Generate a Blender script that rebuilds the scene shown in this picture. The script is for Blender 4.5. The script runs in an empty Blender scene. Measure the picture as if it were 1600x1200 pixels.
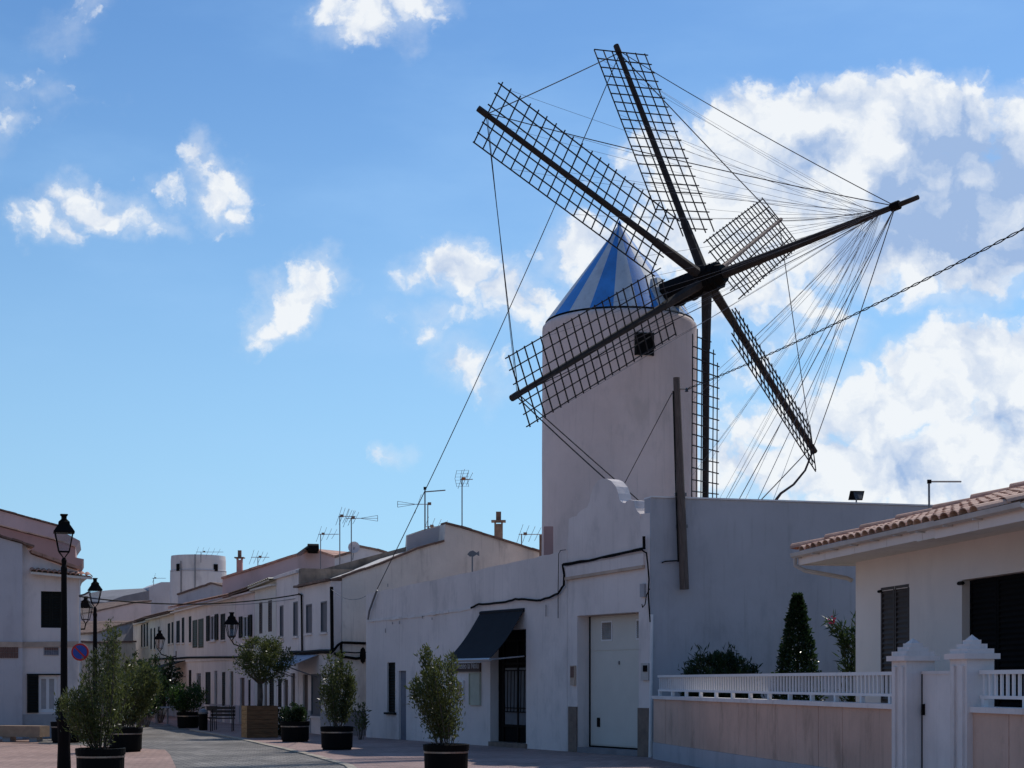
import bpy, math, random
from mathutils import Vector, Matrix
random.seed(7)
R = math.radians
# ------------------------------------------------------------------ camera, world, sun
SC = bpy.context.scene
F, CX, HZ, EYE = 2500.0, 800.0, 1065.0, 1.7
cd = bpy.data.cameras.new('camera'); cam = bpy.data.objects.new('camera', cd)
SC.collection.objects.link(cam); SC.camera = cam
cam.location = (0, 0, EYE); cam.rotation_euler = (R(90), 0, 0)
cd.sensor_width = 36; cd.lens = F / 1600 * 36; cd.shift_y = (HZ - 600) / 1600
cd.clip_start = 0.5; cd.clip_end = 4000
SC.view_settings.view_transform = 'Standard'; SC.view_settings.look = 'None'
SC.view_settings.exposure = 0.0; SC.view_settings.gamma = 1.0
SUN_EL, SUN_AZ = 48.0, 29.0            # azimuth: degrees right of the view direction (+Y)
SUN_STR, SKY_STR = 2.9, 0.052
sd = Vector((math.sin(R(SUN_AZ)) * math.cos(R(SUN_EL)), math.cos(R(SUN_AZ)) * math.cos(R(SUN_EL)), math.sin(R(SUN_EL))))
ld = bpy.data.lights.new('sun', 'SUN'); ld.energy = SUN_STR; ld.angle = R(0.55); ld.color = (1.0, 0.94, 0.86)
sun = bpy.data.objects.new('sun', ld); SC.collection.objects.link(sun)
sun.rotation_euler = (-sd).to_track_quat('-Z', 'Y').to_euler(); sun.location = (0, 0, 60)

class N:                                # small node-graph helper
    def __init__(s, tree): s.t = tree; s.n = tree.nodes; s.l = tree.links
    def new(s, ty, **kw):
        n = s.n.new(ty)
        for k, v in kw.items(): setattr(n, k, v)
        return n
    def put(s, sock, v):
        if isinstance(v, bpy.types.NodeSocket): s.l.new(v, sock)
        elif v is not None: sock.default_value = v
    def math(s, op, a, b=None, c=None, clamp=False):
        n = s.new('ShaderNodeMath', operation=op); n.use_clamp = clamp
        s.put(n.inputs[0], a); s.put(n.inputs[1], b)
        if c is not None: s.put(n.inputs[2], c)
        return n.outputs[0]
    def vmath(s, op, a, b=None, out=0):
        n = s.new('ShaderNodeVectorMath', operation=op); s.put(n.inputs[0], a); s.put(n.inputs[1], b)
        return n.outputs[out]
    def noise(s, vec, scale, detail=4, rough=.5, color=False, dist=0.0):
        n = s.new('ShaderNodeTexNoise'); s.put(n.inputs['Vector'], vec)
        n.inputs['Scale'].default_value = scale; n.inputs['Detail'].default_value = detail
        n.inputs['Roughness'].default_value = rough; n.inputs['Distortion'].default_value = dist
        return n.outputs[1 if color else 0]
    def mix(s, fac, a, b, blend='MIX'):
        n = s.new('ShaderNodeMix', data_type='RGBA', blend_type=blend)
        s.put(n.inputs[0], fac); s.put(n.inputs[6], a); s.put(n.inputs[7], b)
        return n.outputs[2]
    def ramp(s, fac, lo, hi, a=0.0, b=1.0):
        n = s.new('ShaderNodeMapRange'); n.interpolation_type = 'SMOOTHSTEP'
        s.put(n.inputs[0], fac); n.inputs[1].default_value = lo; n.inputs[2].default_value = hi
        n.inputs[3].default_value = a; n.inputs[4].default_value = b
        return n.outputs[0]

def c4(c): return (c[0], c[1], c[2], 1.0)

def make_world():
    w = bpy.data.worlds.new('World'); SC.world = w; w.use_nodes = True
    g = N(w.node_tree); g.n.clear()
    out = g.new('ShaderNodeOutputWorld'); bg = g.new('ShaderNodeBackground')
    bg.inputs[1].default_value = SKY_STR; g.l.new(bg.outputs[0], out.inputs[0])
    sky = g.new('ShaderNodeTexSky', sky_type='NISHITA'); sky.sun_disc = False
    sky.sun_elevation = R(SUN_EL); sky.sun_rotation = R(SUN_AZ)
    sky.air_density = 1.0; sky.dust_density = 0.35; sky.ozone_density = 2.2; sky.altitude = 50
    co = g.new('ShaderNodeTexCoord').outputs['Generated']
    d = g.vmath('NORMALIZE', co)
    sx = g.new('ShaderNodeSeparateXYZ'); g.l.new(d, sx.inputs[0])
    X, Y, Z = sx.outputs
    # cloud layer seen through a direction chart (x/y , z/y) around +Y
    Yc = g.math('MAXIMUM', Y, 0.12)
    U = g.math('DIVIDE', X, Yc); V = g.math('DIVIDE', Z, Yc)
    cb = g.new('ShaderNodeCombineXYZ'); g.l.new(U, cb.inputs[0]); g.l.new(V, cb.inputs[1])
    uv = cb.outputs[0]
    wn = g.noise(uv, 19, 8, .60, color=True)
    warp = g.vmath('SCALE', g.vmath('SUBTRACT', wn, (.5, .5, .5)))
    warp.node.inputs['Scale'].default_value = 0.058
    uvw = g.vmath('ADD', uv, warp)
    def blob(px, py, rx, ry, rot, amp=1.0, vec=None):
        m = g.new('ShaderNodeMapping', vector_type='TEXTURE')
        m.inputs['Location'].default_value = ((px - CX) / F, (HZ - py) / F, 0)
        m.inputs['Rotation'].default_value = (0, 0, R(rot))
        m.inputs['Scale'].default_value = (rx / F, ry / F, 1)
        g.put(m.inputs['Vector'], vec or uvw)
        L = g.vmath('LENGTH', m.outputs[0], out=1)
        return g.math('MULTIPLY', g.math('SUBTRACT', 1.0, L), amp)
    def union(lst, vec=None, base=None):
        cur = base
        for a in lst:
            b = blob(*a, vec=vec)
            cur = b if cur is None else g.math('MAXIMUM', cur, b)
        return cur
    small = [  # px, py, rx, ry, rot, amp  (centres given as directions)
        (590, 25, 95, 42, 12, 1.1), (640, 5, 60, 34, 0, 1), (510, 12, 40, 22, 0, .8), (565, 45, 50, 24, -8, 1),
        (115, 30, 42, 24, 30, .34), (20, 195, 24, 20, 0, .5), (60, 160, 52, 22, 0, .3),
        (62, 352, 62, 34, -5, 1.1), (150, 325, 85, 28, -8, 1.0), (235, 350, 55, 22, -20, .8), (108, 305, 34, 26, 0, .7),
        (330, 305, 46, 62, 15, 1.35), (312, 256, 24, 36, 0, 1.2), (362, 342, 42, 26, -30, 1.0), (270, 300, 38, 24, 10, .5),
        (455, 475, 88, 42, 38, 1.3), (500, 435, 42, 28, 45, 1.0), (420, 505, 46, 34, 20, 1.1),
        (720, 425, 84, 42, -18, 1.3), (800, 465, 110, 52, -25, 1.0), (650, 422, 42, 22, 0, .7), (740, 575, 60, 36, -25, .6),
        (664, 515, 30, 16, 0, .35), (612, 706, 32, 16, -15, .6), (880, 480, 80, 46, 0, .6), (690, 488, 60, 20, -5, .4),
        (930, 395, 90, 46, 0, 1.2), (1010, 385, 110, 52, 10, 1.2), (850, 500, 90, 40, 0, .55),
        (-170, 240, 160, 60, 10, 1), (-420, 520, 260, 80, 5, 1), (-300, -120, 240, 90, -10, 1), (420, -190, 220, 70, 5, 1)]
    big = [
        (1180, 215, 90, 85, 0, 1.5), (1250, 205, 90, 75, 0, 1.5), (1310, 195, 70, 70, 0, 1.5), (1120, 280, 150, 80, 0, 1.4),
        (1440, 205, 110, 85, 0, 1.6), (1500, 200, 80, 75, 0, 1.6), (1390, 260, 150, 100, 0, 1.6), (1250, 330, 260, 110, 0, 1.4),
        (1480, 350, 190, 120, 0, 1.6), (1600, 250, 60, 95, 0, 1.3), (1640, 350, 110, 90, 0, 1.2),
        (1030, 250, 70, 60, 0, .9), (1180, 400, 150, 90, 20, 1.1), (1210, 450, 110, 50, -20, .7), (1290, 490, 70, 30, -30, .5),
        (1490, 560, 120, 62, 10, 1.3), (1590, 600, 140, 95, 0, 1.4), (1400, 640, 150, 75, 10, 1.2), (1250, 660, 170, 55, 8, .9),
        (1330, 735, 260, 70, 0, 1.2), (1560, 720, 200, 90, 0, 1.2), (1150, 730, 120, 50, 0, .8), (1180, 560, 90, 30, 15, .35),
        (1850, 300, 220, 150, 0, 1.3), (1950, 650, 300, 130, 0, 1.2), (2350, 420, 300, 140, 0, 1.2), (1250, -260, 300, 80, 0, 1)]
    D = union([(a, b, c * 1.12, d * 1.18, e, f * 1.1) for a, b, c, d, e, f in small] + [(a, b, c * 1.18, d * 1.18, e, f * 1.7) for a, b, c, d, e, f in big])
    fine = g.noise(uvw, 48, 9, .66)
    med = g.noise(uv, 26, 6, .6)
    brk = g.math('ADD', g.math('MULTIPLY', g.math('SUBTRACT', fine, .5), 1.05), g.math('MULTIPLY', g.math('SUBTRACT', med, .5), 1.0))
    vo = g.new('ShaderNodeTexVoronoi', feature='SMOOTH_F1', voronoi_dimensions='2D'); g.l.new(uvw, vo.inputs['Vector'])
    vo.inputs['Scale'].default_value = 42; vo.inputs['Smoothness'].default_value = .35; vo.inputs['Detail'].default_value = 2.5; vo.inputs['Roughness'].default_value = .55; vo.inputs['Lacunarity'].default_value = 2.1
    bil = g.math('SUBTRACT', .66, vo.outputs['Distance'])
    brk = g.math('ADD', brk, g.math('MULTIPLY', bil, .8))
    Dn = g.math('ADD', D, brk)
    # beyond the chart: plain scattered cloud all round the sky
    og = g.noise(g.vmath('MULTIPLY', d, (1, 1, 2.2)), 3.2, 9, .58)
    front = g.ramp(Y, .45, .75)
    oD = g.math('MULTIPLY', g.math('SUBTRACT', og, .60), 5.0)
    soft = g.math('MULTIPLY', g.ramp(g.math('ADD', D, g.math('MULTIPLY', g.math('SUBTRACT', med, .5), 1.6)), -.35, .75), .42)
    a_f = g.math('MAXIMUM', g.ramp(Dn, -.16, .78), soft); a_o = g.ramp(oD, .0, 1.0)
    alpha = g.math('ADD', g.math('MULTIPLY', a_f, front), g.math('MULTIPLY', a_o, g.math('SUBTRACT', 1.0, front)))
    veil = g.math('MULTIPLY', g.ramp(g.noise(g.vmath('MULTIPLY', d, (1, 1, 3)), 5, 6, .55), .42, .8), .28)
    # thickness -> grey cores
    core = union([(1500, 300, 165, 150, 10, 2.3), (1440, 250, 60, 50, 0, 1.0), (1600, 370, 110, 110, 0, 1.3), (1270, 245, 65, 40, 20, .9),
                  (1380, 390, 160, 60, 10, 1.0), (1330, 200, 40, 26, 0, .5), (1850, 330, 160, 90, 0, 1.2), (1560, 650, 110, 50, 0, .5),
                  (1230, 400, 80, 46, 0, .55), (1950, 690, 220, 70, 0, 1), (1300, 300, 60, 30, 0, .5), (1430, 740, 120, 40, 0, .4)])
    lit = g.noise(g.vmath('ADD', uvw, (-.004, -.014, 0)), 19, 5, .5)
    rel = g.math('MULTIPLY', g.math('SUBTRACT', g.noise(uvw, 19, 5, .5), lit), 2.6)
    rel = g.math('SUBTRACT', rel, g.math('MULTIPLY', bil, .45))
    grey = g.math('ADD', g.math('MULTIPLY', g.ramp(g.math('ADD', core, g.math('MULTIPLY', g.math('SUBTRACT', med, .5), 1.6)), -.25, 1.15), .98), rel, clamp=True)
    grey = g.math('MAXIMUM', grey, g.math('MULTIPLY', g.math('SUBTRACT', 1.0, a_f), .25))
    k = 1.0 / SKY_STR
    white = (0.90 * k, 0.93 * k, 0.96 * k, 1); shade = (0.35 * k, 0.49 * k, 0.75 * k, 1)
    ccol = g.mix(g.math('MULTIPLY', grey, front), white, shade)
    ccol = g.mix(g.math('SUBTRACT', 1.0, front), ccol, (0.62 * k, 0.62 * k, 0.64 * k, 1))
    skyc = g.mix(1.0, sky.outputs[0], (1.20, 1.76, 2.22, 1), 'MULTIPLY')
    # the haze low over the horizon
    hz = g.ramp(Z, .0, .42, 1.0, 0.0)
    # forward scattering: the low haze is brightest towards the sun's side
    fw = g.ramp(g.vmath('DOT_PRODUCT', d, (math.sin(R(SUN_AZ)), math.cos(R(SUN_AZ)), 0), out=1), -.5, .95, 0.0, 1.0)
    hzc = g.mix(fw, (0.215 * k, 0.205 * k, 0.21 * k, 1), (0.42 * k, 0.71 * k, 0.96 * k, 1))
    skyc = g.mix(g.math('MULTIPLY', hz, .72), skyc, hzc)
    skyc = g.mix(g.math('MULTIPLY', veil, front), skyc, (0.40 * k, 0.66 * k, 1.0 * k, 1))
    col = g.mix(g.math('MULTIPLY', alpha, .96), skyc, ccol)
    g.l.new(col, bg.inputs[0])
make_world()
SC.world.cycles.sampling_method = 'MANUAL'; SC.world.cycles.sample_map_resolution = 512

# ------------------------------------------------------------------ materials
MAT = {}
def mat(name, col, rough=.8, var=.12, scale=3.0, bump=0.0, bscale=40.0, metal=0.0, stain=None, stain_amt=0.0, spec=.35,
        streak=0.0, grain=None, trans=0.0):
    if name in MAT: return MAT[name]
    m = bpy.data.materials.new(name); m.use_nodes = True
    g = N(m.node_tree); b = g.n['Principled BSDF']
    pos = g.new('ShaderNodeNewGeometry').outputs['Position']
    if grain: pos_g = g.vmath('MULTIPLY', pos, grain)
    else: pos_g = pos
    n1 = g.noise(pos_g, scale, 5, .6)
    v = g.ramp(n1, .25, .75, 1 - var, 1 + var)
    cc = g.new('ShaderNodeCombineXYZ')
    for i in range(3): g.l.new(v, cc.inputs[i])
    base = g.mix(1.0, c4(col), cc.outputs[0], 'MULTIPLY')
    if stain is not None:
        s1 = g.noise(g.vmath('MULTIPLY', pos, (1, 1, .45)), 1.3, 7, .66)
        base = g.mix(g.math('MULTIPLY', g.ramp(s1, .5, .72), stain_amt), base, c4(stain))
    if streak:
        s2 = g.noise(g.vmath('MULTIPLY', pos, (6, 6, .35)), 1.6, 6, .6)
        base = g.mix(g.math('MULTIPLY', g.ramp(s2, .52, .78), streak), base, (.10, .085, .07, 1))
    g.l.new(base, b.inputs['Base Color'])
    b.inputs['Roughness'].default_value = rough; b.inputs['Metallic'].default_value = metal
    b.inputs['Specular IOR Level'].default_value = spec
    if bump:
        bn = g.new('ShaderNodeBump'); bn.inputs['Strength'].default_value = bump; bn.inputs['Distance'].default_value = .02
        nn = g.noise(pos_g, bscale, 5, .6); g.l.new(nn, bn.inputs['Height']); g.l.new(bn.outputs[0], b.inputs['Normal'])
    if trans: b.inputs['Transmission Weight'].default_value = trans
    MAT[name] = m; return m

def leaf_mat(name, a, b_, rough=.42):
    m = bpy.data.materials.new(name); m.use_nodes = True
    g = N(m.node_tree); b = g.n['Principled BSDF']
    pos = g.new('ShaderNodeNewGeometry').outputs['Position']
    w = g.new('ShaderNodeTexWhiteNoise', noise_dimensions='3D'); g.l.new(g.vmath('SNAP', pos, (.05, .05, .05)), w.inputs[0])
    nz = g.noise(pos, 3.0, 3)
    f = g.math('ADD', g.math('MULTIPLY', w.outputs[0], .55), g.math('MULTIPLY', nz, .45))
    g.l.new(g.mix(f, c4(a), c4(b_)), b.inputs['Base Color'])
    b.inputs['Roughness'].default_value = rough; b.inputs['Specular IOR Level'].default_value = .32
    tr = g.new('ShaderNodeBsdfTranslucent'); g.l.new(g.mix(f, c4([x * 1.5 for x in a]), c4([x * 1.6 for x in b_])), tr.inputs[0])
    mx = g.new('ShaderNodeMixShader'); mx.inputs[0].default_value = .42
    g.l.new(b.outputs[0], mx.inputs[1]); g.l.new(tr.outputs[0], mx.inputs[2])
    g.l.new(mx.outputs[0], g.n['Material Output'].inputs[0]); MAT[name] = m; return m

def paver_mat(name, cols, bw, bh, rot, mortar, offset=.5, var=.25, msize=.012):
    m = bpy.data.materials.new(name); m.use_nodes = True
    g = N(m.node_tree); b = g.n['Principled BSDF']
    pos = g.new('ShaderNodeNewGeometry').outputs['Position']
    mp = g.new('ShaderNodeMapping'); mp.inputs['Rotation'].default_value = (0, 0, R(rot)); g.l.new(pos, mp.inputs[0])
    br = g.new('ShaderNodeTexBrick'); br.offset = offset; g.l.new(mp.outputs[0], br.inputs['Vector'])
    br.inputs['Color1'].default_value = c4(cols[0]); br.inputs['Color2'].default_value = c4(cols[1])
    br.inputs['Mortar'].default_value = c4(mortar); br.inputs['Scale'].default_value = 1
    br.inputs['Mortar Size'].default_value = msize; br.inputs['Brick Width'].default_value = bw; br.inputs['Row Height'].default_value = bh
    n1 = g.noise(pos, .5, 6, .62); n2 = g.noise(pos, 3.5, 5, .6)
    v = g.math('MULTIPLY', g.ramp(n1, .3, .7, 1 - var, 1 + var), g.ramp(n2, .25, .75, .86, 1.12))
    cc = g.new('ShaderNodeCombineXYZ')
    for i in range(3): g.l.new(v, cc.inputs[i])
    col = g.mix(1.0, br.outputs[0], cc.outputs[0], 'MULTIPLY')
    st = g.noise(g.vmath('ADD', pos, (31, 7, 0)), .9, 8, .7)
    col = g.mix(g.math('MULTIPLY', g.ramp(st, .60, .74), .55), col, (.10, .09, .085, 1))
    g.l.new(col, b.inputs['Base Color']); b.inputs['Roughness'].default_value = .78
    b.inputs['Specular IOR Level'].default_value = .3
    bn = g.new('ShaderNodeBump'); bn.inputs['Strength'].default_value = .5; bn.inputs['Distance'].default_value = .01
    g.l.new(g.math('ADD', g.math('MULTIPLY', br.outputs[1], -1.0), n2), bn.inputs['Height']); g.l.new(bn.outputs[0], b.inputs['Normal'])
    MAT[name] = m; return m

def glass_mat(name, col=(.02, .025, .03), rough=.06):
    m = bpy.data.materials.new(name); m.use_nodes = True
    b = m.node_tree.nodes['Principled BSDF']; b.inputs['Base Color'].default_value = c4(col)
    b.inputs['Roughness'].default_value = rough; b.inputs['Specular IOR Level'].default_value = .6
    MAT[name] = m; return m

plast = mat('white_plaster', (.79, .70, .66), .9, .08, .6, .5, 9, stain=(.46, .42, .40), stain_amt=.48, streak=.14)
plast2 = mat('mill_plaster', (.82, .675, .62), .92, .08, .55, .7, 6, stain=(.58, .49, .44), stain_amt=.55, streak=.14)
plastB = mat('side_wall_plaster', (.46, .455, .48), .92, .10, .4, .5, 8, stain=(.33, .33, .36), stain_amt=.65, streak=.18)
beige = mat('beige_render', (.82, .75, .67), .93, .09, .9, .35, 16, stain=(.36, .31, .27), stain_amt=.5, streak=.25)
cream = mat('cream_plaster', (.77, .73, .66), .9, .06, .8, .2, 20, stain=(.48, .42, .33), stain_amt=.35, streak=.2)
cream2 = mat('yellowed_plaster', (.73, .68, .56), .9, .1, .9, .2, 20, stain=(.42, .35, .22), stain_amt=.5, streak=.3)
bung = mat('bungalow_plaster', (.82, .73, .665), .9, .04, .8, .2, 30, stain=(.52, .47, .43), stain_amt=.25)
lilac = mat('lilac_plaster', (.56, .53, .54), .9, .07, .6, .2, 20, stain=(.38, .34, .36), stain_amt=.45, streak=.1)
pinkp = mat('pink_plaster', (.50, .29, .26), .9, .08, .7, .2, 20, stain=(.38, .22, .20), stain_amt=.4)
pinkw = mat('pinkish_render', (.60, .47, .45), .92, .08, .7, .2, 20, stain=(.42, .33, .3), stain_amt=.4)
oldwall = mat('weathered_render', (.26, .21, .17), .95, .3, 2.0, .4, 18, stain=(.10, .085, .07), stain_amt=.8, streak=.5)
tanwall = mat('tan_render', (.64, .44, .345), .93, .14, .7, .5, 14, stain=(.36, .25, .19), stain_amt=.75, streak=.25)
plinthg = mat('grey_plinth', (.24, .23, .24), .9, .12, 2, .2, 30)
plinthl = mat('pale_grey_plinth', (.40, .39, .40), .9, .1, 2, .2, 30)
brownt = mat('brown_stone_plinth', (.20, .15, .12), .8, .2, 5, .2, 30)
stringm = mat('sandstone_band', (.55, .42, .33), .9, .18, 3, .3, 30, stain=(.36, .26, .19), stain_amt=.5)
white = mat('white_paint', (.78, .76, .75), .55, .04, 3, .05, 50)
whitep = mat('white_painted_masonry', (.77, .71, .68), .8, .08, 1.5, .4, 14, stain=(.45, .39, .35), stain_amt=.45, streak=.15)
garage = mat('pale_door_paint', (.63, .60, .54), .5, .04, 1.5, .05, 30)
terra = mat('terracotta_tile', (.52, .30, .22), .85, .28, 3.2, .3, 60, stain=(.22, .16, .12), stain_amt=.5)
terral = mat('sunbleached_tile', (.66, .42, .31), .85, .2, 4.0, .3, 60, stain=(.38, .27, .21), stain_amt=.45)
terrad = mat('dark_old_tile', (.20, .13, .10), .9, .3, 3.2, .3, 60)
black = mat('black_cast_iron', (.007, .006, .006), .65, .1, 6, .1, 60, spec=.08)
blackp = mat('black_planter_resin', (.006, .006, .006), .7, .15, 5, .05, 60, spec=.08)
bandm = mat('steel_band', (.32, .26, .22), .35, .2, 8, .05, 60, metal=.8)
shutter = mat('dark_green_shutter', (.012, .014, .012), .7, .15, 4, spec=.15)
shutterg = mat('olive_green_shutter', (.040, .048, .018), .6, .15, 4)
shutterb = mat('brown_shutter', (.055, .040, .034), .6, .15, 4)
greydoor = mat('blue_grey_door', (.17, .18, .22), .6, .08, 3)
wood = mat('weathered_spar_wood', (.034, .027, .024), .85, .35, 4, .4, 30, grain=(1, 1, 1))
woodl = mat('pale_spar_wood', (.24, .17, .135), .8, .3, 4, .4, 30)
poleW = mat('utility_pole_wood', (.13, .10, .085), .9, .35, 9, .5, 40, grain=(6, 6, .5))
lath = mat('tarred_lath', (.022, .019, .020), .8, .3, 6)
rope = mat('dark_rope', (.06, .05, .05), .9, .2, 10)
ropeg = mat('grey_wire', (.16, .16, .17), .6, .2, 10)
blue = mat('blue_cap_paint', (.07, .32, .76), .6, .14, 1.4, .2, 20, stain=(.06, .20, .46), stain_amt=.55, streak=.2)
capw = mat('pale_cap_paint', (.68, .72, .75), .6, .12, 1.4, .2, 20, stain=(.42, .46, .52), stain_amt=.5, streak=.2)
dormer = mat('grey_zinc_housing', (.46, .49, .50), .6, .08, 1.2, .1, 30, stain=(.32, .35, .36), stain_amt=.5)
awn = mat('navy_awning_canvas', (.014, .018, .024), .9, .12, 3, .2, 120)
awnw = mat('pale_awning_canvas', (.42, .46, .54), .85, .06, 3, .2, 120)
alum = mat('anodised_metal', (.45, .46, .48), .4, .08, 5, metal=.7)
zinc = mat('dull_metal', (.20, .20, .21), .5, .1, 5, metal=.6)
crate = mat('oiled_planks', (.20, .095, .04), .75, .3, 3, .3, 30, grain=(1, 1, 9))
crate_lit = mat('lit_side_planks', (.42, .24, .10), .75, .25, 3, .3, 30, grain=(1, 1, 9))  # paler copy of the plank colour, for the side that catches light
benchm = mat('stone_bench_concrete', (.36, .25, .17), .9, .15, 5, .3, 30)
dark = mat('dark_interior', (.008, .008, .009), .95, .1, 2, spec=.08)
curtain = mat('net_curtain', (.42, .40, .40), .9, .1, 6)
soil = mat('potting_soil', (.05, .035, .025), .95, .3, 9)
redm = mat('red_enamel', (.50, .02, .02), .4, .03, 2)
bluem = mat('blue_enamel', (.02, .07, .36), .4, .03, 2)
signb = mat('brown_sign_board', (.055, .032, .026), .6, .1, 3)
signl = mat('pale_lettering', (.50, .46, .44), .6, .05, 3)
poster = mat('faded_poster', (.46, .47, .38), .7, .1, 3)
tilep = mat('brown_tile_plaque', (.17, .09, .07), .5, .15, 8)
pinkfl = mat('pink_petal', (.70, .03, .12), .6, .1, 8)
bark = mat('grey_bark', (.10, .08, .065), .9, .3, 12, .5, 40)
hgr = mat('painted_gutter', (.52, .48, .44), .6, .1, 3)
orange = mat('orange_plastic', (.55, .16, .04), .5, .05, 3)
matte_grey = mat('matte_blue_grey', (.10, .115, .135), .5, .12, 4, spec=.3)  # matte window panes, and the painted reflection in the café doorway
glass = glass_mat('window_glass'); glassb = glass_mat('blue_grey_glass', (.05, .065, .085), .15)
clear = bpy.data.materials.new('lantern_glass'); clear.use_nodes = True
_g = N(clear.node_tree); _t = _g.new('ShaderNodeBsdfTransparent'); _t.inputs[0].default_value = (.86, .88, .90, 1)
_q = _g.new('ShaderNodeBsdfGlossy'); _q.inputs['Roughness'].default_value = .08; _x = _g.new('ShaderNodeMixShader'); _x.inputs[0].default_value = .12
_g.l.new(_t.outputs[0], _x.inputs[1]); _g.l.new(_q.outputs[0], _x.inputs[2]); _g.l.new(_x.outputs[0], _g.n['Material Output'].inputs[0])
olive = leaf_mat('olive_leaf', (.032, .044, .010), (.105, .120, .040), .36)
green = leaf_mat('green_leaf', (.020, .042, .012), (.050, .095, .022), .35)
darkg = leaf_mat('dark_leaf', (.012, .024, .010), (.030, .055, .018), .3)
oleand = leaf_mat('oleander_leaf', (.018, .032, .010), (.040, .062, .020), .35)
grnd = mat('plain_ground', (.36, .225, .17), .95, .2, .4, .3, 10)
roadm = paver_mat('grey_setts', ((.15, .135, .12), (.29, .26, .225)), .34, .17, -20, (.05, .046, .042), msize=.016, var=.35)
pinkpav = paver_mat('pink_pavers', ((.36, .225, .18), (.44, .29, .235)), .22, .11, 35, (.20, .14, .12), var=.15, msize=.008)
pinkpav2 = paver_mat('rose_pavers', ((.33, .215, .19), (.41, .28, .245)), .30, .15, 10, (.19, .14, .12), var=.16, msize=.008)
kerbm = mat('pale_edging_stone', (.42, .36, .28), .85, .15, 4, .2, 30)

# ------------------------------------------------------------------ geometry helpers
def P(px, py, d): return Vector(((px - CX) / F * d, d, EYE + (HZ - py) / F * d))
def G(px, py, z=0.0):
    d = F * (EYE - z) / (py - HZ); return Vector(((px - CX) / F * d, d, z))

class Wall:                               # a vertical plane through two (pixel column, depth) pairs
    def __init__(s, x1, d1, x2, d2):
        a = Vector(((x1 - CX) / F * d1, d1)); b = Vector(((x2 - CX) / F * d2, d2))
        s.O = a; s.len = (b - a).length; s.D = (b - a).normalized(); s.N = Vector((s.D.y, -s.D.x))
    def uz(s, px, py, v=0.0):
        a = (px - CX) / F; O = s.O + s.N * v
        # O + u D = t (a, 1)
        u = (a * O.y - O.x) / (s.D.x - a * s.D.y); t = O.y + u * s.D.y
        return u, EYE + (HZ - py) / F * t
    def w(s, u, v, z): p = s.O + s.D * u + s.N * v; return Vector((p.x, p.y, z))
    def at(s, px, py, v=0.0): u, z = s.uz(px, py, v); return s.w(u, v, z)

COL = SC.collection
LOC = {}
def tag(o, label=None, cat=None, group=None, kind=None):
    if label: o['label'] = label
    if cat: o['category'] = cat
    if group: o['group'] = group
    if kind: o['kind'] = kind
    return o
def thing(name, label, cat, loc, group=None):
    o = bpy.data.objects.new(name, None); COL.objects.link(o); o.empty_display_size = .2
    o.location = loc; LOC[o.name] = Vector(loc); return tag(o, label, cat, group)

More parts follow.
